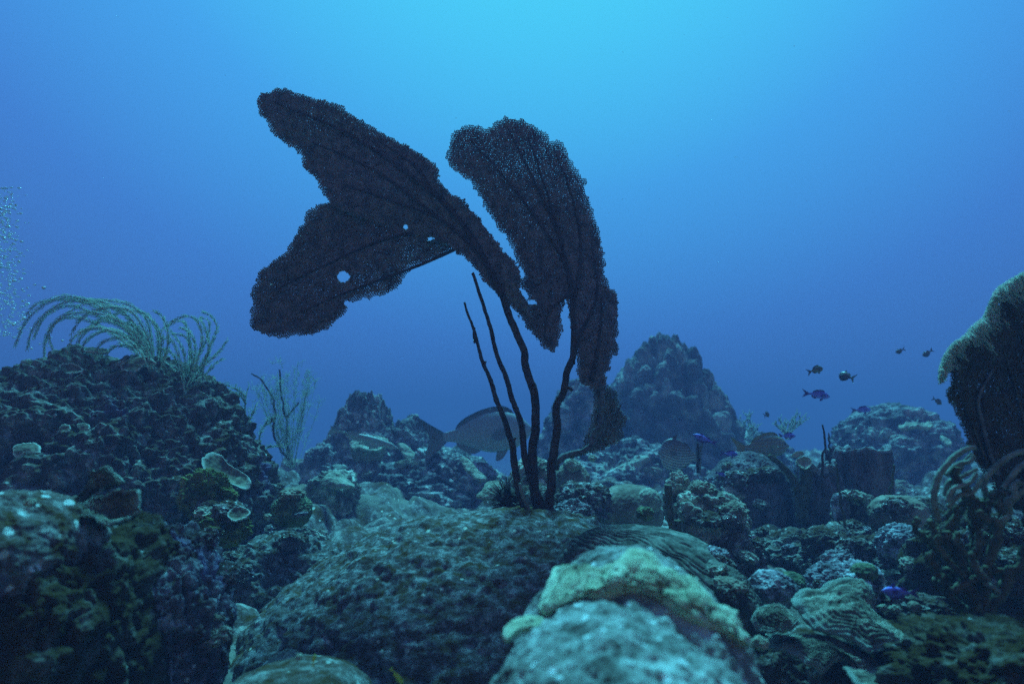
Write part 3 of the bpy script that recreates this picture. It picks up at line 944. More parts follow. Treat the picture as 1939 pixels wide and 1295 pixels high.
A_LOW = [(640, 380), (600, 388), (580, 405), (573, 425), (555, 450), (545, 475), (520, 490), (505, 505), (487, 515), (486, 535), (473, 557), (480, 580), (475, 600), (478, 625), (500, 632),
         (530, 640), (560, 634), (595, 632), (625, 615), (655, 587), (660, 572), (690, 565), (720, 560), (752, 546), (768, 522), (776, 506), (800, 500), (830, 488), (862, 470), (845, 450), (780, 410), (700, 385)]
V, F = net(A_LOW, d_low, direction=(.8, -.6), seed=2, holes=[(650, 525, 13, 12), (657, 574, 7, 5), (768, 430, 6, 6), (816, 452, 9, 4)], wp=3.6,
           wmod=lambda x, y: 1 - .16 * np.clip((y - 455 + .30 * (x - 760)) / 45, 0, 1) * np.clip((x - 650) / 40, 0, 1))
child(lf, V, 'lower_blade', F, M['fan'], smooth=False)
for i, (pts, r0, r1) in enumerate([([(950, 560), (905, 470), (850, 395), (760, 320), (640, 245), (520, 195)], 7, 1.2), ([(880, 450), (800, 390), (720, 330), (640, 290), (590, 270)], 4, 1),
                                   ([(860, 400), (820, 360), (780, 310), (720, 270)], 3.5, 1), ([(905, 480), (840, 420), (740, 380), (650, 350)], 4, 1)]):
    tube_part(lf, 'vein', pts, lambda x, y: d_left(x, y) - .004, r0, r1, M['stem'], n=60, sides=7)
for i, (pts, r0, r1) in enumerate([([(870, 468), (800, 500), (720, 530), (640, 560), (560, 595)], 3.4, 1), ([(840, 440), (740, 450), (620, 500), (520, 550)], 4, 1),
                                   ([(742, 520), (738, 540), (735, 555)], 2, 1), ([(860, 474), (830, 488), (800, 499)], 2.4, 1.6)]):
    tube_part(lf, 'vein', pts, lambda x, y: d_low(x, y) - .004, r0, r1, M['stem'], n=50, sides=7)
tube_part(lf, 'stem', [(1024, 966), (1012, 900), (1013, 800), (1003, 720), (985, 655), (962, 595), (944, 552), (925, 510)], lambda x, y: 1.40 - .008 + 0 * x, 9.5, 6, M['stem'], n=70, sides=10, rough=.05, wob=.004)
tube_part(lf, 'twig', [(958, 590), (968, 600), (977, 614)], 1.392, 3, 2, M['stem'], n=10)

rf = thing('sea_fan', 'dark sea fan standing upright on the right crooked stem with a hanging lower lobe', 'sea fan', P(1042, 955, 1.385), 'tall dark sea fans')
D_R = [(847, 300), (850, 275), (862, 247), (880, 240), (905, 237), (918, 246), (935, 237), (950, 230), (957, 222), (985, 228), (1010, 240), (1035, 255), (1043, 268), (1060, 270),
       (1075, 290), (1085, 315), (1105, 340), (1112, 370), (1122, 395), (1130, 430), (1137, 460), (1143, 490), (1145, 520), (1155, 545), (1170, 560), (1172, 600), (1168, 640),
       (1169, 674), (1160, 668), (1155, 690), (1149, 705), (1146, 732), (1120, 735), (1096, 720), (1093, 690), (1088, 660), (1085, 640), (1079, 610), (1075, 580), (1070, 562), (1066, 575), (1063, 600),
       (1062, 630), (1060, 650), (1048, 668), (1035, 660), (1015, 640), (1000, 620), (985, 600), (1000, 560), (985, 540), (992, 522), (985, 502), (975, 482), (968, 463), (955, 445),
       (940, 425), (925, 400), (910, 375), (898, 350), (880, 335), (860, 322)]
V, F = net(D_R, d_right, direction=(.12, -1), seed=4, holes=[(1007, 573, 11, 6), (996, 563, 4, 7)], wp=3.3, wmod=lambda x, y: .90 + .24 * np.clip((y - 300) / 250, 0, 1))
child(rf, V, 'blade', F, M['fan'], smooth=False)
E_L = [(1098, 712), (1148, 712), (1149, 728), (1165, 745), (1175, 770), (1187, 795), (1178, 812), (1178, 832), (1160, 845), (1120, 857), (1082, 870), (1104, 842), (1117, 810), (1124, 770), (1122, 735)]
V, F = net(E_L, lambda x, y: 1.42 + .0004 * (y - 720) + .01 * np.sin(x / 20), direction=(.1, 1), seed=5, wp=3.3)
child(rf, V, 'lower_lobe', F, M['fan'], smooth=False)
for pts, r0, r1 in [([(1084, 690), (1085, 600), (1072, 500), (1040, 380), (1000, 260)], 5.5, 1), ([(1082, 600), (1100, 480), (1085, 380), (1048, 280)], 4, 1), ([(1072, 500), (1020, 420), (950, 330), (890, 265)], 3.6, 1),
                    ([(1090, 650), (1130, 560), (1120, 460)], 4, 1), ([(1060, 450), (1010, 340), (960, 240)], 3, 1), ([(1120, 720), (1135, 640), (1140, 560)], 5, 1), ([(1075, 560), (1040, 590), (1030, 640)], 3, 1)]:
    tube_part(rf, 'vein', pts, lambda x, y: d_right(x, y) - .004, r0, r1, M['stem'], n=60, sides=7)
tube_part(rf, 'stem', [(1036, 966), (1044, 930), (1047, 880), (1051, 820), (1056, 770), (1068, 730), (1072, 705), (1082, 680), (1086, 655), (1085, 630)], 1.378, 9.5, 5.5, M['stem'], n=70, sides=10, rough=.06, wob=.003)
tube_part(rf, 'twig', [(1066, 736), (1078, 735), (1084, 740)], 1.375, 5, 3, M['stem'], n=10)
tube_part(rf, 'lobe_stem', [(1048, 890), (1062, 868), (1085, 862), (1110, 850), (1135, 800), (1138, 740)], lambda x, y: 1.40 + 0 * x, 7, 4, M['stem_pale'], n=40, sides=8, rough=.08, wob=.004)

for lab, pts, r0, r1, dd, seed, twigs in [
    ('thin knotted bare sea rod, outermost left of the fan stems', [(1000, 968), (982, 925), (975, 880), (966, 830), (945, 770), (928, 720), (910, 680), (899, 630), (888, 600), (880, 574)], 8, 2.0, 1.385, 6,
     [[(900, 650), (897, 632), (899, 620)], [(922, 705), (918, 692), (920, 684)], [(968, 838), (974, 832), (976, 828)]]),
    ('smooth bare sea rod tapering to a point between the knotted rod and the fan', [(1018, 965), (1003, 900), (990, 840), (980, 780), (955, 715), (937, 650), (922, 600), (905, 545), (897, 518)], 7.5, 2.8, 1.395, 8, [[(900, 532), (898, 524), (896, 516)]])]:
    t = thing('sea_rod', lab, 'sea rod', P(pts[0][0], pts[0][1], dd))
    tube_part(t, 'stem', pts, dd, r0, r1, M['stem'], n=80, sides=9, rough=.07, wob=.003, seed=seed)
    for tw in twigs:
        tube_part(t, 'twig', tw, dd, 3.4, 1.8, M['stem'], n=10)
t = thing('sea_rod', 'short pale broken stalk leaning at the foot of the knotted rod', 'sea rod', P(1000, 968, 1.36))
tube_part(t, 'stem', [(1004, 970), (995, 950), (988, 932), (984, 915)], 1.36, 4.5, 3, M['rod_pale'], n=20, rough=.08)

# urchin tucked beside the stems
ur = thing('sea_urchin', 'dark spiny sea urchin wedged at the left foot of the fan stems', 'sea urchin', P(962, 968, 1.46))
Vu, Fu, cu = rock_shape(964, 950, 1.47, 30, 27, n=30, seed=131, big=.03, mid=.03)
child(ur, Vu, 'body', Fu, M['urchin'])
S = Soup()
g = np.random.default_rng(5)
for k in range(170):
    dv = g.normal(size=3)
    dv /= np.linalg.norm(dv)
    if dv[2] < -.35:
        continue
    p0 = cu + dv * .030
    p1 = cu + dv * g.uniform(.045, .066)
    S.tube(np.array([p0, (p0 + p1) / 2, p1]), [.0016, .0012, .0003], 4)
V, F = S.get()
child(ur, V, 'spines', F, M['spine'])

# ------------------------------------------------------------------ sea fan at the right edge, close to the camera
def d_near(x, y):
    return .92 + .00030 * np.clip(x - 1780, 0, 500) - .10 * np.clip((1850 - x) / 80, 0, 1) ** 2 * 0 + .012 * np.sin(x / 60 + y / 90)


nf = thing('sea_fan', 'large brown sea fan with a pale fuzzy rim at the right edge', 'sea fan', P(1925, 985, .96))
OUT_N = [(2010, 505), (1960, 510), (1932, 520), (1905, 536), (1887, 550), (1874, 575), (1862, 600), (1840, 620), (1822, 640), (1806, 650), (1793, 667), (1785, 680), (1779, 697),
         (1780, 722), (1790, 747), (1800, 765), (1816, 790), (1826, 815), (1831, 840), (1845, 872), (1875, 905), (1905, 960), (1945, 965), (2010, 930), (2080, 880), (2140, 780),
         (2150, 680), (2100, 580), (2050, 525)]
OUT_B = [(x + 20 * (1990 - x) / math.hypot(1990 - x, 740 - y), y + 20 * (740 - y) / math.hypot(1990 - x, 740 - y)) if y < 735 and x < 2060 else (x, y) for x, y in OUT_N]
V, F = net(OUT_B, d_near, direction=(.15, -1), seed=8, wp=4.9, Lp=2.5, ragged=(5, .07))
child(nf, V, 'blade', F, M['fan_near'], smooth=False)
rimline = spline([(2060, 520), (2010, 505), (1960, 510), (1932, 520), (1905, 536), (1887, 550), (1874, 575), (1862, 600), (1840, 620), (1822, 640), (1806, 650), (1793, 667), (1785, 682), (1780, 700), (1779, 718)], 420)
S = Soup()
g = np.random.default_rng(11)
tang = np.gradient(rimline, axis=0)
tang /= np.linalg.norm(tang, axis=1, keepdims=True)
inn = np.stack([-tang[:, 1], tang[:, 0]], 1)
inn *= np.sign((inn * (np.array([1990, 740]) - rimline)).sum(1))[:, None]
arc = np.arange(len(rimline))
wd = 20 + 7 * np.sin(arc * .05) + 5 * np.sin(arc * .13 + 1) + 3 * np.sin(arc * .31)
wd *= np.clip((len(rimline) - arc) / 50, .3, 1)
for k in range(3600):
    i = g.integers(0, len(rimline))
    st = rimline[i] + inn[i] * wd[i] * (.75 + .6 * g.random() + 1.1 * g.random() ** 4) + tang[i] * g.normal() * 3
    en = rimline[i] + inn[i] * g.uniform(-3, .55 * wd[i]) + tang[i] * g.normal() * 5
    dd = d_near(st[0], st[1]) + g.normal() * .004
    q0, q1 = P(st[0], st[1], dd), P(en[0], en[1], dd - g.uniform(0, .008))
    S.tube(np.array([q0, (q0 + q1) / 2 + g.normal(size=3) * .0012, q1]), np.array([1.1, 1.2, .8]) * dd / FPX, 4)
V, F = S.get()
child(nf, V, 'rim', F, M['fan_rim'])
tube_part(nf, 'stem', [(1905, 985), (1895, 920), (1880, 880)], .95, 10, 5, M['stem'], n=20, sides=8)
for pts, r0, r1 in [([(1890, 900), (1872, 850), (1860, 800), (1852, 765), (1858, 740), (1880, 700)], 4.5, 2.4), ([(1930, 960), (1945, 860), (1930, 760), (1900, 660)], 4, 1.2),
                    ([(1960, 950), (1990, 800), (1985, 650)], 4, 1.2), ([(1870, 880), (1840, 800), (1815, 740)], 3, 1)]:
    tube_part(nf, 'vein', pts, lambda x, y: d_near(x, y) - .006, r0, r1, M['stem_pale'] if r0 == 4.5 else M['fan_near'], n=50, sides=7, rough=.1)

# ------------------------------------------------------------------ bushy sea rods below it
bush = thing('sea_rod_bush', 'bushy knobby sea rods with pale curved fingers at the right edge', 'soft coral', P(1850, 1190, .88))
fingers = [([(1776, 985), (1768, 950), (1776, 905), (1800, 872), (1826, 852), (1846, 847)], 8, .86), ([(1800, 960), (1805, 915), (1822, 880), (1842, 858)], 6, .90),
           ([(1790, 940), (1795, 915), (1815, 905), (1850, 888)], 6, .87), ([(1792, 950), (1806, 925), (1836, 914), (1850, 896)], 6, .85), ([(1795, 960), (1815, 938), (1840, 934), (1858, 906)], 6, .86),
           ([(1862, 908), (1890, 880), (1915, 862), (1945, 852)], 7, .88), ([(1900, 925), (1925, 890), (1950, 870)], 7, .87), ([(1905, 960), (1935, 930), (1960, 910)], 7, .86),
           ([(1792, 900), (1812, 880), (1836, 873), (1844, 862)], 6, .88)]
for i, (p, r, d) in enumerate(fingers):
    tube_part(bush, 'finger', p, d, r * .85, r * .65, M['rod_pale'], n=44, sides=9, rough=.10, seed=i)
g = np.random.default_rng(17)
trunks = [[(1852, 1195), (1838, 1120), (1812, 1060), (1795, 1000)], [(1852, 1195), (1862, 1110), (1880, 1040), (1900, 970)], [(1850, 1195), (1845, 1100), (1846, 1020), (1850, 950)],
          [(1856, 1195), (1895, 1120), (1935, 1060), (1965, 1000)], [(1850, 1190), (1812, 1140), (1782, 1085), (1768, 1020)]]
for i, p in enumerate(trunks):
    tube_part(bush, 'trunk', p, .89 + .012 * i - .02, 12, 8, M['rod'], n=50, sides=9, rough=.12, seed=20 + i, wob=.004)
for k in range(46):
    tr = np.array(trunks[k % 5], float)
    c = spline(tr, 30)[g.integers(8, 30)]
    dx, dy = g.uniform(-55, 55), g.uniform(-85, -15)
    dd = .88 + g.uniform(-.05, .07)
    pts = [tuple(c), (c[0] + dx * .6, c[1] + dy * .35), (c[0] + dx, c[1] + dy * .75), (c[0] + dx * 1.05 + g.uniform(-8, 14), c[1] + dy)]
    tube_part(bush, 'branch', pts, dd, g.uniform(5.5, 8), g.uniform(5, 7), M['rod'] if g.random() < .8 else M['rod_pale'], n=26, sides=8, rough=.13, seed=40 + k, wob=.003)

# ------------------------------------------------------------------ sea plumes on the tall mound
def plume_branch(parent, pts, d, r, pin, g, dense=3.0):
    c = spline(pts, 60)
    seg = np.concatenate([[0], np.cumsum(np.linalg.norm(np.diff(c, axis=0), axis=1))])
    S = Soup()
    dep = np.full(60, d) + np.linspace(0, g.uniform(-.10, .10), 60)
    q = P(c[:, 0], c[:, 1], dep)
    S.tube(q, np.linspace(r, .45 * r, 60) * d / FPX, 5)
    n = int(seg[-1] / dense)
    tg = np.gradient(c, axis=0)
    tg /= np.linalg.norm(tg, axis=1, keepdims=True)
    for k in range(int(n * .12), n):
        i = int(np.clip(np.searchsorted(seg, seg[-1] * (k + g.random()) / n), 0, 59))
        for sg in (-1, 1):
            pn = np.array([-tg[i, 1], tg[i, 0]]) * sg
            ln = pin * g.uniform(.6, 1.15) * (1 - .45 * (k / n) ** 3)
            m1 = c[i] + tg[i] * ln * .45 + pn * ln * .26
            m2 = c[i] + tg[i] * ln * .95 + pn * ln * .36 + np.array([0, ln * .08])
            dz = g.normal() * .012
            S.tube(np.array([q[i], P(m1[0], m1[1], dep[i] + dz * .6), P(m2[0], m2[1], dep[i] + dz)]), np.array([.75, .65, .35]) * d / FPX, 3, cap=False)
    V, F = S.get()
    child(parent, V, 'branch', F, M['plume'])


pl = thing('sea_plume', 'large feathery sea plume bending left over the top of the tall mound', 'sea plume', P(290, 700, 2.0), 'feathery sea plumes on the tall mound')
g = np.random.default_rng(23)
for pts in [[(285, 700), (250, 640), (190, 585), (120, 560), (75, 580), (45, 615), (30, 650)], [(285, 700), (255, 635), (200, 590), (140, 572), (90, 590), (60, 625), (50, 660)],
            [(288, 700), (262, 640), (215, 600), (160, 590), (118, 605), (95, 635), (100, 665)], [(290, 700), (265, 630), (225, 585), (170, 565), (110, 562), (70, 575), (50, 592)],
            [(288, 702), (270, 650), (240, 612), (200, 604), (165, 618), (150, 645), (160, 668)], [(292, 700), (280, 640), (255, 595), (215, 578), (180, 585), (150, 605), (135, 630)],
            [(290, 702), (268, 655), (235, 630), (200, 625), (172, 636), (158, 655), (172, 678)], [(296, 705), (290, 650), (275, 605), (240, 575), (200, 568), (165, 572), (130, 590)],
            [(288, 702), (275, 660), (250, 640), (215, 640), (190, 650), (180, 672)], [(298, 705), (300, 650), (290, 610), (262, 590), (232, 590), (205, 605)],
            [(285, 702), (240, 650), (180, 610), (130, 600), (100, 618), (85, 650), (85, 675)], [(296, 705), (285, 665), (262, 625), (225, 612), (190, 612), (160, 625)],
            [(282, 700), (240, 630), (185, 595), (130, 580), (85, 600), (62, 640)], [(300, 705), (308, 660), (300, 620), (280, 598)], [(295, 705), (275, 650), (238, 600), (190, 575), (140, 568)],
            [(292, 704), (270, 668), (240, 655), (212, 660), (200, 680)], [(286, 702), (262, 662), (222, 630), (175, 622), (138, 640), (125, 668)], [(302, 706), (315, 665), (318, 630), (305, 600), (290, 592)]]:
    plume_branch(pl, [(x + g.normal() * 2, y + g.normal() * 2) for x, y in pts], 1.98 + g.normal() * .05, 1.6, 14, g, 3.4)
pl2 = thing('sea_plume', 'smaller sea plume with upright arching strands on the right shoulder of the tall mound', 'sea plume', P(350, 735, 2.05), 'feathery sea plumes on the tall mound')
for pts in [[(352, 738), (372, 690), (382, 640), (372, 605), (348, 597), (322, 608)], [(352, 738), (378, 690), (400, 650), (410, 620), (402, 598), (385, 592)], [(350, 738), (358, 690), (360, 640), (345, 612), (318, 612), (300, 630)],
            [(350, 738), (345, 700), (335, 660), (318, 640), (298, 645)], [(354, 738), (385, 690), (412, 668), (428, 645)], [(352, 738), (365, 700), (372, 660), (362, 630), (340, 622)],
            [(348, 738), (338, 700), (322, 668), (300, 660)], [(354, 738), (380, 700), (395, 660), (392, 625), (378, 605)], [(350, 738), (352, 690), (342, 650), (325, 628)], [(353, 738), (368, 690), (390, 640), (395, 610), (380, 598)],
            [(346, 736), (328, 700), (305, 680)], [(352, 738), (362, 680), (352, 640), (330, 635)], [(354, 738), (384, 712), (405, 690), (418, 680)]]:
    plume_branch(pl2, [(x + g.normal() * 2, y + g.normal() * 2) for x, y in pts], 2.03 + g.normal() * .05, 1.3, 12, g, 3.4)

# ------------------------------------------------------------------ fuzzy soft coral in the gap behind the mound
sc = thing('soft_coral', 'fuzzy pale soft coral bush with two dark stems in the gap left of the pinnacle', 'soft coral', P(552, 885, 3.0))
tube_part(sc, 'stem', [(550, 880), (545, 835), (540, 790), (531, 745), (528, 700)], 3.0, 2.6, 1.5, M['stem'], n=30, rough=.1, wob=.006)
tube_part(sc, 'stem', [(545, 870), (530, 845), (517, 815), (520, 770), (500, 728), (475, 708)], 2.97, 2.4, 1.3, M['stem'], n=30, rough=.1, wob=.006)
tube_part(sc, 'stem', [(541, 793), (555, 775), (566, 762)], 3.0, 2.4, 1.4, M['stem'], n=12, rough=.1)
g = np.random.default_rng(29)
for k in range(34):
    x1 = g.uniform(478, 606)
    top = 690 + .0055 * (x1 - 548) ** 2 + g.uniform(-5, 60)
    x0 = 552 + g.normal() * 5
    S = Soup()
    pts = [(x0, 886), (x0 + (x1 - x0) * .35, 886 - (886 - top) * .35), (x0 + (x1 - x0) * .8, 886 - (886 - top) * .75), (x1, top), (x1 + g.normal() * 8, top + abs(g.normal()) * 8)]
    dd = 3.0 + g.normal() * .07
    c = spline(pts, 40)
    S.tube(P(c[:, 0], c[:, 1], dd), np.linspace(.6, .35, 40) * dd / FPX, 4)
    for j in range(30):
        i = g.integers(10, 40)
        a = g.uniform(-1.2, 1.2)
        ln = g.uniform(7, 17)
        e = c[i] + ln * np.array([math.sin(a), -math.cos(a)])
        mdl = (c[i] + e) / 2 + g.normal(size=2) * 1.5
        dz = g.normal() * .03
        S.tube(P(*np.array([c[i], mdl, e]).T, dd + np.array([0, dz * .6, dz])), np.array([.42, .36, .25]) * dd / FPX, 3, cap=False)
    V, F = S.get()
    child(sc, V, 'branch', F, M['wisp'])
sw = thing('soft_coral', 'stiff pale branching soft coral on the right flank of the tall mound', 'soft coral', P(486, 855, 2.35))
for k, p in enumerate([[(490, 850), (470, 815), (464, 780), (466, 750), (472, 728)], [(466, 765), (455, 748), (446, 742)], [(472, 800), (458, 785), (440, 775), (425, 772)], [(490, 850), (492, 825), (500, 805), (508, 795)],
                       [(500, 806), (512, 800), (520, 790)], [(480, 835), (462, 830), (446, 826)], [(465, 750), (452, 740), (436, 732), (420, 728)], [(495, 850), (520, 845), (540, 848)], [(470, 800), (480, 780), (484, 768)]]):
    S = Soup()
    c = spline(p, 30)
    S.tube(P(c[:, 0], c[:, 1], 2.35), np.linspace(2.2, 1.0, 30) * 2.35 / FPX, 6, rough=.1)
    for j in range(26):
        i = g.integers(3, 30)
        a = g.uniform(-1.5, 1.5)
        e = c[i] + g.uniform(5, 14) * np.array([math.sin(a), -math.cos(a)])
        S.tube(P(*np.array([c[i], (c[i] + e) / 2 + g.normal(size=2), e]).T, 2.35), np.array([.7, .6, .3]) * 2.35 / FPX, 3, cap=False)
    V, F = S.get()
    child(sw, V, 'branch', F, M['wisp'])


def spray(name, label, bx, by, tips, d, r, mat, g, n_twig=8, cat='soft coral', lean=0):
    t = thing(name, label, cat, P(bx, by, d))
    for tx, ty in tips:
        S = Soup()
        c = spline([(bx + g.normal() * 2, by), (bx + (tx - bx) * .35 + lean, by + (ty - by) * .5), (tx, ty)], 20)
        dd = d + g.normal() * .03 * d
        S.tube(P(c[:, 0], c[:, 1], dd), np.linspace(r, .55 * r, 20) * dd / FPX, 5, rough=.12)
        for j in range(n_twig):
            i = g.integers(6, 20)
            e = c[i] + g.uniform(5, 13) * np.array([g.normal() * .5, -1.0])
            S.tube(P(*np.array([c[i], (c[i] + e) / 2 + g.normal(size=2), e]).T, dd), np.array([.75, .65, .5]) * r * dd / FPX, 4, rough=.1)
        V, F = S.get()
        child(t, V, 'branch', F, mat)
    return t


spray('soft_coral', 'small pale branching soft coral at the right foot of the conical mound', 1422, 832, [(1402, 792), (1412, 782), (1420, 788), (1428, 800), (1436, 812), (1408, 806)], 5.0, 1.5, M['wisp'], g)
spray('soft_coral', 'spreading branched soft coral on the skyline left of the whip sticks', 1490, 832, [(1462, 800), (1474, 792), (1486, 800), (1500, 790), (1512, 782), (1528, 782), (1534, 790), (1478, 808), (1520, 800)], 4.6, 1.5, M['wisp'], g)

# ------------------------------------------------------------------ barrel and tube sponges on the right
def barrel(name, label, cx, top, bot, d, r_top, r_mid, r_bot, mat, tilt=0., seed=0):
    t = thing(name, label, 'sponge', P(cx, bot, d))
    k = d / FPX
    n, m = 90, 60
    prof = spline([(r_bot, 0), (r_mid, .45), (r_top * 1.02, .9), (r_top, 1.0)], m)
    inner = spline([(r_top * .86, 1.0), (r_top * .72, .93), (r_top * .55, .7), (0.5, .55)], 24)
    pr = np.vstack([prof, inner])
    a = np.linspace(0, 2 * PI, n, endpoint=False)
    hgt = (bot - top) * k
    rr = pr[:, 0][:, None] * k * np.ones(n)
    zz = pr[:, 1][:, None] * hgt * np.ones(n)
    Q = np.stack([np.cos(a)[None] * np.ones((len(pr), 1)) * 2.2, np.sin(a)[None] * np.ones((len(pr), 1)) * 2.2, zz / hgt * 1.6], -1).reshape(-1, 3)
    f = (1 + .20 * fbm(Q, 3, seed) + .12 * ridged(Q * np.array([3.2, 3.2, .6]), 2, seed + 2) + .05 * fbm(Q * 9, 2, seed + 5)).reshape(rr.shape)
    zz = zz + .06 * hgt * (fbm(Q * np.array([1.3, 1.3, .2]), 2, seed + 9).reshape(rr.shape)) * pr[:, 1][:, None]
    X_ = rr * f * np.cos(a)[None] + tilt * zz
    Y_ = rr * f * np.sin(a)[None]
    b = P(cx, bot, d)
    V = np.stack([X_, Y_, zz], -1).reshape(-1, 3) + b
    i = np.arange(len(pr) - 1)[:, None] * n
    j = np.arange(n)[None]
    F = np.stack([i + j, i + (j + 1) % n, i + n + (j + 1) % n, i + n + j], -1).reshape(-1, 4)
    att = np.zeros((len(pr), n))
    att[m - 4:m + 3] = 1
    child(t, V, 'barrel', F, mat, attrs={'rim': att.ravel()})
    return t


barrel('barrel_sponge', 'dark narrow barrel sponge beside the large round coral head', 1553, 878, 1010, 2.05, 34, 46, 40, M['sponge'], seed=301)
barrel('barrel_sponge', 'tall flat topped barrel sponge with a pale right side', 1628, 852, 1000, 2.15, 52, 50, 44, M['sponge'], tilt=.05, seed=302)
barrel('barrel_sponge', 'pale slender tube sponge against the side of the flat topped barrel', 1682, 862, 985, 2.1, 15, 17, 16, M['sponge_pale'], tilt=-.05, seed=303)
ts = thing('tube_sponge', 'forked tube sponge with a pale ringed mouth between the round coral and the barrels', 'sponge', P(1520, 985, 2.0))
tube_part(ts, 'stalk', [(1522, 990), (1512, 930), (1500, 905), (1478, 880), (1456, 862)], 2.0, 12, 4, M['rod'], n=40, sides=12, rough=.05)
tube_part(ts, 'stalk', [(1518, 985), (1522, 940), (1526, 905), (1525, 878)], 1.99, 11, 11, M['rod'], n=40, sides=14, rough=.05)
plate('mouth', None, [(1508, 873), (1516, 866), (1526, 864), (1536, 870), (1536, 882), (1526, 888), (1514, 884)], 'pale', parent=ts, d=1.96, slope=.001, thick=.012, cup=.012, wave=.003, seed=304)
plate('mouth', None, [(1498, 864), (1506, 856), (1518, 855), (1522, 861), (1510, 866)], 'pale', parent=ts, d=1.99, slope=.001, thick=.012, cup=.008, wave=.003, seed=305)

# tubes growing at the foot of the bright crowned column
gt = thing('tube_sponge', 'olive finger tubes at the foot of the bright crowned column', 'sponge', P(1290, 1045, 1.5))
for k, (p, r) in enumerate([([(1288, 1046), (1274, 1005), (1267, 960), (1265, 918)], 7), ([(1290, 1046), (1285, 1015), (1282, 985)], 7), ([(1293, 1046), (1298, 1020), (1302, 1000)], 7), ([(1294, 1046), (1306, 1025), (1311, 1008)], 5)]):
    tube_part(gt, 'tube', p, 1.5 + .01 * k, r * .9, r, M['rod'], n=34, sides=10, rough=.06)

for lab, pts, d, r0, r1, m in [('short dark whip stick beside the pale angelfish', [(1322, 895), (1322, 865), (1320, 838)], 2.3, 3.2, 2.2, 'stem'),
                               ('tall dark whip stick in front of the narrow barrel sponge', [(1560, 940), (1556, 880), (1562, 840), (1556, 804)], 1.95, 3.0, 1.6, 'stem'),
                               ('shorter dark whip stick right of the tall one', [(1572, 878), (1570, 845), (1568, 820)], 2.0, 2.2, 1.2, 'stem'),
                               ('long thin olive whip crossing in front of the flat topped barrel', [(1605, 1055), (1598, 990), (1588, 930), (1582, 878)], 1.6, 2.4, 1.8, 'rod'),
                               ('thin olive whip right of the green white capped rock', [(1668, 985), (1680, 950), (1688, 915), (1692, 880)], 1.7, 2.6, 1.8, 'rod')]:
    V, Q, T = px_tube(pts, d, r0, r1, n=40, sides=7, rough=.08, wob=.002)
    tag(mk('whip_coral', V, [Q, T], M[m], None, P(pts[0][0], pts[0][1], d)), lab, 'whip coral')

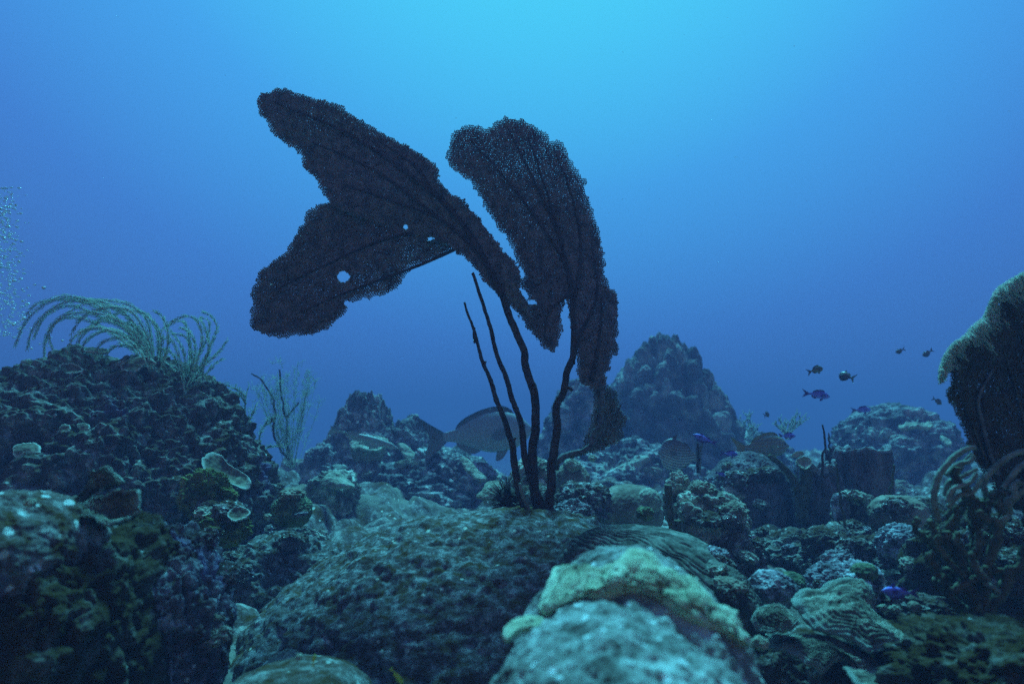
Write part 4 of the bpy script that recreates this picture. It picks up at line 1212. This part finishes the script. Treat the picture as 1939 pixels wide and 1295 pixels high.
# ------------------------------------------------------------------ fish
def fish(name, label, px, py, d, length, heading=0., yaw=0., deep=.30, thick=.45, tail=.22, fork=.5, mats=None, dorsal=(.25, .80, .10), group=None, roll=0., nose=.35, cat='fish', peduncle=.13, eye=.022):
    """a fish with one continuous body; heading turns it in the picture plane (0 = facing right, 180 = left), yaw swings it towards the camera"""
    mb, mf, me_ = mats
    Ln = length
    body = Ln * (1 - tail)
    x0, x1 = Ln * .5, Ln * .5 - body
    m, n = 44, 24
    s = np.linspace(0, 1, m)
    hs = np.interp(s, [0, .04, .12, .25, .40, .55, .72, .88, 1], [.03, nose * .55, nose + .30, .90, 1.0, .93, .62, .28, peduncle * 1.6])
    hs = np.convolve(np.pad(hs, 2, mode='edge'), [.1, .2, .4, .2, .1], 'valid') * deep * Ln * .5
    ws = hs * thick * np.interp(s, [0, .2, .6, 1], [1.2, 1.15, .9, .45])
    cz = np.interp(s, [0, .3, 1], [-.02, 0, .01]) * Ln
    a = np.linspace(0, 2 * PI, n, endpoint=False)
    X_ = (x0 + (x1 - x0) * s)[:, None] * np.ones(n)
    Y_ = ws[:, None] * np.sin(a) * (1 - .15 * np.cos(a))
    Z_ = cz[:, None] + hs[:, None] * np.cos(a)
    V = np.stack([X_, Y_, Z_], -1).reshape(-1, 3)
    i = np.arange(m - 1)[:, None] * n
    j = np.arange(n)[None]
    F = np.stack([i + j, i + (j + 1) % n, i + n + (j + 1) % n, i + n + j], -1).reshape(-1, 4)
    V = np.concatenate([V, [[x0 + .004 * Ln, 0, cz[0]], [x1, 0, cz[-1]]]])
    k = np.arange(n)
    T = np.concatenate([np.stack([np.full(n, m * n), (k + 1) % n, k], 1), np.stack([np.full(n, m * n + 1), (m - 1) * n + k, (m - 1) * n + (k + 1) % n], 1)])
    root = thing(name, label, cat, P(px, py, d), group)
    root.rotation_euler = (Matrix.Rotation(R(-heading), 4, 'Y') @ Matrix.Rotation(R(yaw), 4, 'Z') @ Matrix.Rotation(R(roll), 4, 'X')).to_euler()
    mk('body', V, [F, T], mb, root)

    def fin(nm, outline, th, y=0., splay=0., mat=None):
        o = np.array(outline) * Ln
        o2 = resample(o, 40)
        c = o2.mean(0)
        rings = [1, .66, .33]
        Vs = []
        for sg in (1, -1):
            for q_, hh in zip(rings, (.15, .7, 1)):
                p = c + (o2 - c) * q_
                Vs.append(np.stack([p[:, 0], y * Ln + sg * th * Ln * hh + splay * (o[0, 0] - p[:, 0]), p[:, 1]], 1))
            Vs.append(np.array([[c[0], y * Ln + sg * th * Ln + splay * (o[0, 0] - c[0]), c[1]]]))
        V_ = np.concatenate(Vs)
        Fq, Ft = [], []
        jj = np.arange(40)
        j2_ = (jj + 1) % 40
        for side in (0, 1):
            b = side * 121
            for r_ in (0, 40):
                Fq.append(np.stack([b + r_ + jj, b + r_ + j2_, b + r_ + 40 + j2_, b + r_ + 40 + jj], 1))
            Ft.append(np.stack([b + 80 + jj, b + 80 + j2_, np.full(40, b + 120)], 1))
        Fq.append(np.stack([jj, 121 + jj, 121 + j2_, j2_], 1))
        mk(nm, V_, [np.concatenate(Fq), np.concatenate(Ft)], mat or mf, root)
    xe = x1 / Ln
    pz = peduncle * deep * .8
    zt = deep * .55
    fin('tail_fin', [(xe + .03, pz * .8), (xe - tail * .45, zt * .62), (xe - tail * .98, zt * .98), (xe - tail * (1 - fork) * .8 - .02, 0.02), (xe - tail * .98, -zt * .95), (xe - tail * .45, -zt * .6), (xe + .03, -pz * .8)], .008)
    a0, a1, hgt = dorsal
    X0 = lambda q_: .5 - (1 - tail) * q_
    H = lambda q_: float(np.interp(q_, s, hs)) / Ln
    fin('dorsal_fin', [(X0(a0), H(a0) * .85), (X0(a0 + .08), H(a0 + .08) + hgt * .9), (X0((a0 + a1) / 2), H((a0 + a1) / 2) + hgt * .85), (X0(a1 - .06), H(a1 - .06) + hgt), (X0(a1) - .01, H(a1) * .8), (X0((a0 + a1) / 2), H((a0 + a1) / 2) * .8)], .007)
    fin('anal_fin', [(X0(.60), -H(.60) * .85), (X0(.70), -H(.70) - hgt * .9), (X0(.84), -H(.84) - hgt * .75), (X0(.86), -H(.86) * .7), (X0(.72), -H(.72) * .8)], .007)
    for sg in (-1, 1):
        yy = sg * float(np.interp(.30, s, ws)) / Ln * .92
        fin('pectoral_fin', [(X0(.28), -.02 * deep / .3), (X0(.36), .03), (X0(.48), -.02), (X0(.44), -.07), (X0(.34), -.06)], .005, y=yy, splay=sg * .35)
        fin('pelvic_fin', [(X0(.32), -H(.32) * .85), (X0(.38), -H(.38) - .05), (X0(.46), -H(.46) - .07), (X0(.42), -H(.42) * .85)], .005, y=yy * .3)
        Ue, Fe = cube_sphere(6)
        q_ = .11 + nose * .05
        mk('eye', Ue * Ln * eye * np.array([1, .55, 1]) + np.array([X0(q_) * Ln, sg * float(np.interp(q_, s, ws)) * .86, H(q_) * Ln * .30 + np.interp(q_, s, cz)]), Fe, me_, root)
    return root


em, et, eb = mat_base('fish_eye')
eb.inputs['Base Color'].default_value = (.02, .02, .025, 1)
eb.inputs['Roughness'].default_value = .15
f_grey = fish_mat('grey_fish_skin', (.24, .25, .26), (.38, .40, .40), -.11, .13)
f_fin = fish_mat('grey_fin', (.08, .07, .07), (.20, .19, .17), -.1, .1)
f_edge = fish_mat('dark_tail_fin', (.05, .04, .04), (.12, .10, .09), -.1, .1)
fish('grey_fish', 'large grey fish swimming right behind the fan stems', 905, 822, 3.6, .62, heading=7, yaw=6, deep=.36, thick=.42, tail=.20, fork=.35, mats=(f_grey, f_fin, em), dorsal=(.22, .84, .05), nose=.30)
f_ang = fish_mat('angelfish_skin', (.50, .54, .52), (.14, .10, .11), -.05, .035, stripes=((.05, .045, .05), 620, 3.4))
f_angf = fish_mat('angelfish_fin', (.20, .20, .20), (.07, .05, .06), -.08, .06)
fish('angelfish', 'round pale angelfish with thin dark curved bands facing left', 1288, 862, 2.55, .165, heading=174, yaw=8, deep=.78, thick=.22, tail=.14, fork=.1, mats=(f_ang, f_angf, em), dorsal=(.34, .94, .05), nose=.42)
f_gru = fish_mat('grunt_skin', (.17, .18, .16), (.28, .29, .26), -.02, .03, stripes=((.30, .28, .12), 520, 0))
f_gruf = fish_mat('grunt_fin', (.26, .25, .12), (.28, .27, .14), -.04, .04)
fish('striped_fish', 'striped yellow finned fish facing right above the large round coral head', 1440, 846, 2.35, .22, heading=4, yaw=10, deep=.36, thick=.42, tail=.22, fork=.4, mats=(f_gru, f_gruf, em), dorsal=(.22, .82, .05))
f_tr = fish_mat('slender_fish_skin', (.26, .27, .24), (.40, .42, .38), -.012, .012)
fish('slender_fish', 'slender pale fish with a long body crossing the front of the pinnacle', 690, 830, 3.35, .36, heading=-15, yaw=12, deep=.11, thick=.8, tail=.12, fork=.2, mats=(f_tr, f_tr, em), dorsal=(.62, .86, .03), nose=.5, eye=.012)

f_vio = fish_mat('violet_fish_skin', (.14, .10, .50), (.26, .26, .92), -.010, .011)
f_viof = fish_mat('violet_fin', (.06, .03, .20), (.10, .05, .32), -.02, .02)
f_dk = fish_mat('dark_damsel_skin', (.05, .04, .045), (.14, .12, .11), -.012, .012)
f_dkf = fish_mat('dark_damsel_fin', (.04, .03, .04), (.07, .06, .06), -.02, .02)
f_ol = fish_mat('olive_damsel_skin', (.10, .10, .05), (.18, .18, .10), -.012, .012)
VM, DM, OM = (f_vio, f_viof, em), (f_dk, f_dkf, em), (f_ol, f_dkf, em)
G1, G2 = 'small violet fish over the reef', 'small dark fish in open water'
SM = dict(tail=.24, fork=.75, thick=.5, dorsal=(.25, .80, .06))
fish('violet_fish', 'violet blue fish in open water facing right, below the olive fish', 1545, 747, 2.3, .105, heading=-6, yaw=8, deep=.25, mats=VM, group=G1, **SM)
fish('violet_fish', 'violet fish facing left above the short dark whip stick', 1336, 832, 2.2, .085, heading=158, yaw=14, deep=.24, mats=VM, group=G1, **SM)
fish('violet_fish', 'violet fish hovering just under the tail of the striped fish', 1380, 859, 2.15, .066, heading=-3, yaw=10, deep=.26, mats=VM, group=G1, **SM)
fish('violet_fish', 'tiny violet fish lowest over the front of the round coral head', 1364, 897, 2.1, .040, heading=-16, yaw=12, deep=.26, mats=VM, group=G1, **SM)
fish('violet_fish', 'violet fish over the nose of the striped fish by the skyline soft coral', 1490, 825, 2.4, .072, heading=0, yaw=12, deep=.26, mats=VM, group=G1, **SM)
fish('violet_fish', 'faint violet fish against the top of the hazy rounded dome', 1630, 776, 3.2, .11, heading=3, yaw=10, deep=.24, mats=VM, group=G1, **SM)
fish('violet_fish', 'bright violet fish hovering close above the shaded ledge beside the stacked plates', 1706, 1121, .88, .056, heading=176, yaw=-8, deep=.25, mats=VM, group=G1, **SM)
fish('dark_fish', 'olive brown fish highest over the open water left of the fork tailed fish', 1543, 701, 2.4, .068, heading=17, yaw=10, deep=.36, mats=OM, group=G2, **SM)
fish('dark_fish', 'dark fork tailed fish turning away with spread tail', 1604, 713, 2.4, .066, heading=150, yaw=55, deep=.52, mats=DM, group=G2, **SM)
fish('dark_fish', 'small dusky fish, left one of the pair high in the open water', 1705, 664, 3.2, .048, heading=204, yaw=8, deep=.44, mats=DM, group=G2, **SM)
fish('dark_fish', 'small dusky fish of the high pair, nearer to the pale rimmed fan', 1757, 668, 3.2, .060, heading=214, yaw=8, deep=.40, mats=DM, group=G2, **SM)
fish('dark_fish', 'small dark fish close beside the lower edge of the pale rimmed fan', 1774, 759, 3.0, .055, heading=-30, yaw=8, deep=.40, mats=DM, group=G2, **SM)
fish('dark_fish', 'tiny dark fish with a pale flank above the small soft coral', 1451, 785, 3.3, .045, heading=20, yaw=35, deep=.60, mats=DM, group=G2, **SM)
f_yel = fish_mat('yellow_goby_skin', (.45, .55, .06), (.55, .62, .12), -.005, .005)
fish('yellow_fish', 'tiny yellow green fish at the bottom edge on the turf covered mound', 752, 1280, .66, .022, heading=-52, yaw=8, deep=.18, thick=.7, tail=.2, fork=.2, mats=(f_yel, f_yel, em), dorsal=(.3, .85, .05))
fish('yellow_fish', 'tiny yellow green fish upright over the smooth dark flat stone', 594, 1250, .66, .012, heading=85, yaw=8, deep=.24, thick=.7, tail=.2, fork=.2, mats=(f_yel, f_yel, em), dorsal=(.3, .85, .05))

# ------------------------------------------------------------------ bubbles rising at the left edge
bm_, bt, bb = mat_base('silvery_bubble')
bb.inputs['Base Color'].default_value = (.6, .66, .66, 1)
bb.inputs['Roughness'].default_value = .25
bb.inputs['Subsurface Weight'].default_value = .6
bb.inputs['Subsurface Radius'].default_value = (.02, .02, .02)
bb.inputs['Specular IOR Level'].default_value = 1.0
g = np.random.default_rng(31)
Ub, Fb_ = cube_sphere(4)
S = Soup()
for k in range(700):
    y = g.uniform(355, 640)
    x = g.normal() * (14 + 10 * (y - 355) / 300) + 6 + 12 * (y - 355) / 300
    if x < -60: continue
    dd = 2.9 + g.normal() * .25
    r_ = abs(g.normal()) * 1.0 + .7
    S.add(Ub * np.array([1.35, 1, .6]) * r_ * dd / FPX + P(x, y, dd), Fb_)
V, F = S.get()
bs = mk('bubbles', V, F, bm_, None, P(0, 650, 2.9))
tag(bs, 'cloud of tiny silvery bubbles rising at the left edge', None, None, 'stuff')
me0 = None
for k, (x, y, r_) in enumerate([(83, 545, 4.2), (25, 615, 3.0), (118, 645, 2.6), (103, 590, 2.6), (60, 660, 2.6), (88, 648, 2.2), (97, 640, 1.9), (66, 633, 2.2), (62, 642, 2.0), (75, 651, 1.8), (36, 495, 3.2), (30, 455, 3.0), (44, 570, 2.4), (84, 683, 2.4),
                                (112, 600, 1.8), (42, 548, 2.4), (52, 545, 2.0), (18, 540, 2.8), (90, 655, 1.5), (55, 585, 1.8), (20, 475, 2.6), (8, 452, 3.2)]):
    dd = 2.2
    if me0 is None:
        o = mk('bubble', Ub * np.array([1.1, 1.0, .9]), Fb_, bm_)
        me0 = o
    else:
        o = me0.copy()
        COL.objects.link(o)
    o.location = [float(v_) for v_ in P(x, y, dd)]
    o.scale = [r_ * dd / FPX * .8] * 3
    tag(o, 'small bright bubble drifting beside the feathery sea plume', 'bubble', 'loose bubbles by the sea plume')

S = Soup()
g = np.random.default_rng(53)
for k in range(170):
    dd = g.uniform(.7, 3.2)
    x, y = g.uniform(0, W0), g.uniform(0, 900)
    S.add(Ub * g.uniform(.5, 1.1) * np.sqrt(dd) / FPX * .75 + P(x, y, dd), Fb_)
V, F = S.get()
tag(mk('drifting_specks', V, F, bm_, None, P(W0 / 2, 500, 1.5)), 'tiny pale specks drifting in the water', None, None, 'stuff')

# ------------------------------------------------------------------ loose stones over the reef floor
g = np.random.default_rng(37)
protos = []
for k, (mt, kw) in enumerate([('rock', {}), ('dark_rock', {}), ('knob', dict(knob=(3, .14))), ('boulder', {}), ('purple_knob', {})]):
    V, F, c = rock_shape(W0 / 2, 600, 1.0, 80, 62, n=34, seed=400 + k, big=.2, mid=.11, fine=.04, **kw)
    protos.append((V - c, F, mt))
pm = [mk('loose_stone', V, F, M[mt]) for V, F, mt in protos]
used = [False] * 5
words_ = {0: 'small brown turf covered stone lying loose on the reef floor', 1: 'small dark stone lying loose on the reef floor', 2: 'small pale knobby coral lump lying on the reef floor',
          3: 'small smooth rounded coral stone lying on the reef floor', 4: 'small violet grey crusted stone lying on the reef floor'}
BIG = BVH[1:]
n_st = 0
for k in range(900):
    if n_st >= 110: break
    px, py = g.uniform(380, 1939), g.uniform(880, 1290)
    if px < 560 and py < 930 or px > 1420 and py > 1110: continue
    h = hit(px, py)
    if h is None or h[2] > 4.8 or h[1][2] < .45: continue
    ty = int(g.choice(5, p=[.32, .28, .16, .14, .10]))
    if inside(np.array([(600, 900), (1100, 900), (1300, 1000), (1450, 1295), (400, 1295), (420, 1200), (600, 1040)]), np.array([px]), np.array([py]))[0]: continue
    size = g.uniform(9, 26) * h[2] / FPX
    o = pm[ty] if not used[ty] else pm[ty].copy()
    if used[ty]: COL.objects.link(o)
    used[ty] = True
    o.location = [float(v_) for v_ in h[0] - np.array([0, 0, size * .25])]
    sc_ = size / (70 / FPX)
    o.scale = (sc_ * g.uniform(.8, 1.3), sc_ * g.uniform(.8, 1.3), sc_ * g.uniform(.6, 1.0))
    o.rotation_euler = (g.uniform(-.4, .4), g.uniform(-.4, .4), g.uniform(0, 6.28))
    tag(o, words_[ty], 'stone', 'loose stones on the reef floor ' + M[protos[ty][2]].name.replace('_', ' '))
    n_st += 1
# three pale stones under the violet fish, and a few bright pieces one can pick out
for lab, px, py, d, r_, mt, sd_ in [('small white stone, left of the three under the violet fish', 1671, 1150, .93, 8, 'pale', 1), ('small white stone, middle of the three under the violet fish', 1694, 1153, .93, 10, 'pale', 2),
                                    ('small greyish stone, right of the three under the violet fish', 1732, 1149, .94, 12, 'boulder', 3), ('bright white pebble below the yellow green coral ball', 507, 978, 1.5, 7, 'pale', 4),
                                    ('bright pebble at the edge of the violet crusted block', 392, 1040, 1.1, 9, 'pale', 5), ('white shell like piece on the rubble apron by the hanging fan lobe', 1122, 868, 2.6, 8, 'pale', 6),
                                    ('bright white pebble on the smooth dark flat stone', 566, 1243, .68, 7, 'pale', 7), ('white disc like coral on the pale crown of the dark boulder', 57, 952, .68, 10, 'pale', 8),
                                    ('white curled piece wedged in the dark crack beside the stacked plates', 1438, 1216, .72, 15, 'pale', 9), ('small bright cap on the round coral right of the fan stems', 1085, 882, 2.27, 16, 'pale', 10),
                                    ('yellow green tuft at the top of the brain coral', 1222, 972, 1.35, 16, 'lime', 11)]:
    rock('coral_pebble', lab, px, py, d, r_, r_ * .8, mt, cat='stone', reg=False, n=20, seed=500 + sd_, big=.2, mid=.1, fine=.03)

# ------------------------------------------------------------------ the water's own veil
haze_v = np.array([[x, y, z] for x in (-63, 63) for y in (-4, 63) for z in (-4.0, 2.6)], float)
haze_f = np.array([[0, 1, 3, 2], [4, 6, 7, 5], [0, 4, 5, 1], [2, 3, 7, 6], [0, 2, 6, 4], [1, 5, 7, 3]])
hm = bpy.data.materials.new('water_haze')
hm.use_nodes = True
ht = hm.node_tree
ht.nodes.clear()
ho = ht.nodes.new('ShaderNodeOutputMaterial')
hv = ht.nodes.new('ShaderNodeVolumePrincipled')
hv.inputs['Color'].default_value = (*HAZE_COLOR, 1)
hv.inputs['Density'].default_value = HAZE_DENSITY
hv.inputs['Anisotropy'].default_value = 0.0
ht.links.new(hv.outputs[0], ho.inputs['Volume'])
hz = mk('haze', haze_v, haze_f, hm, None, None, smooth=False)
tag(hz, 'even blue haze of sea water around the reef', None, None, 'stuff')
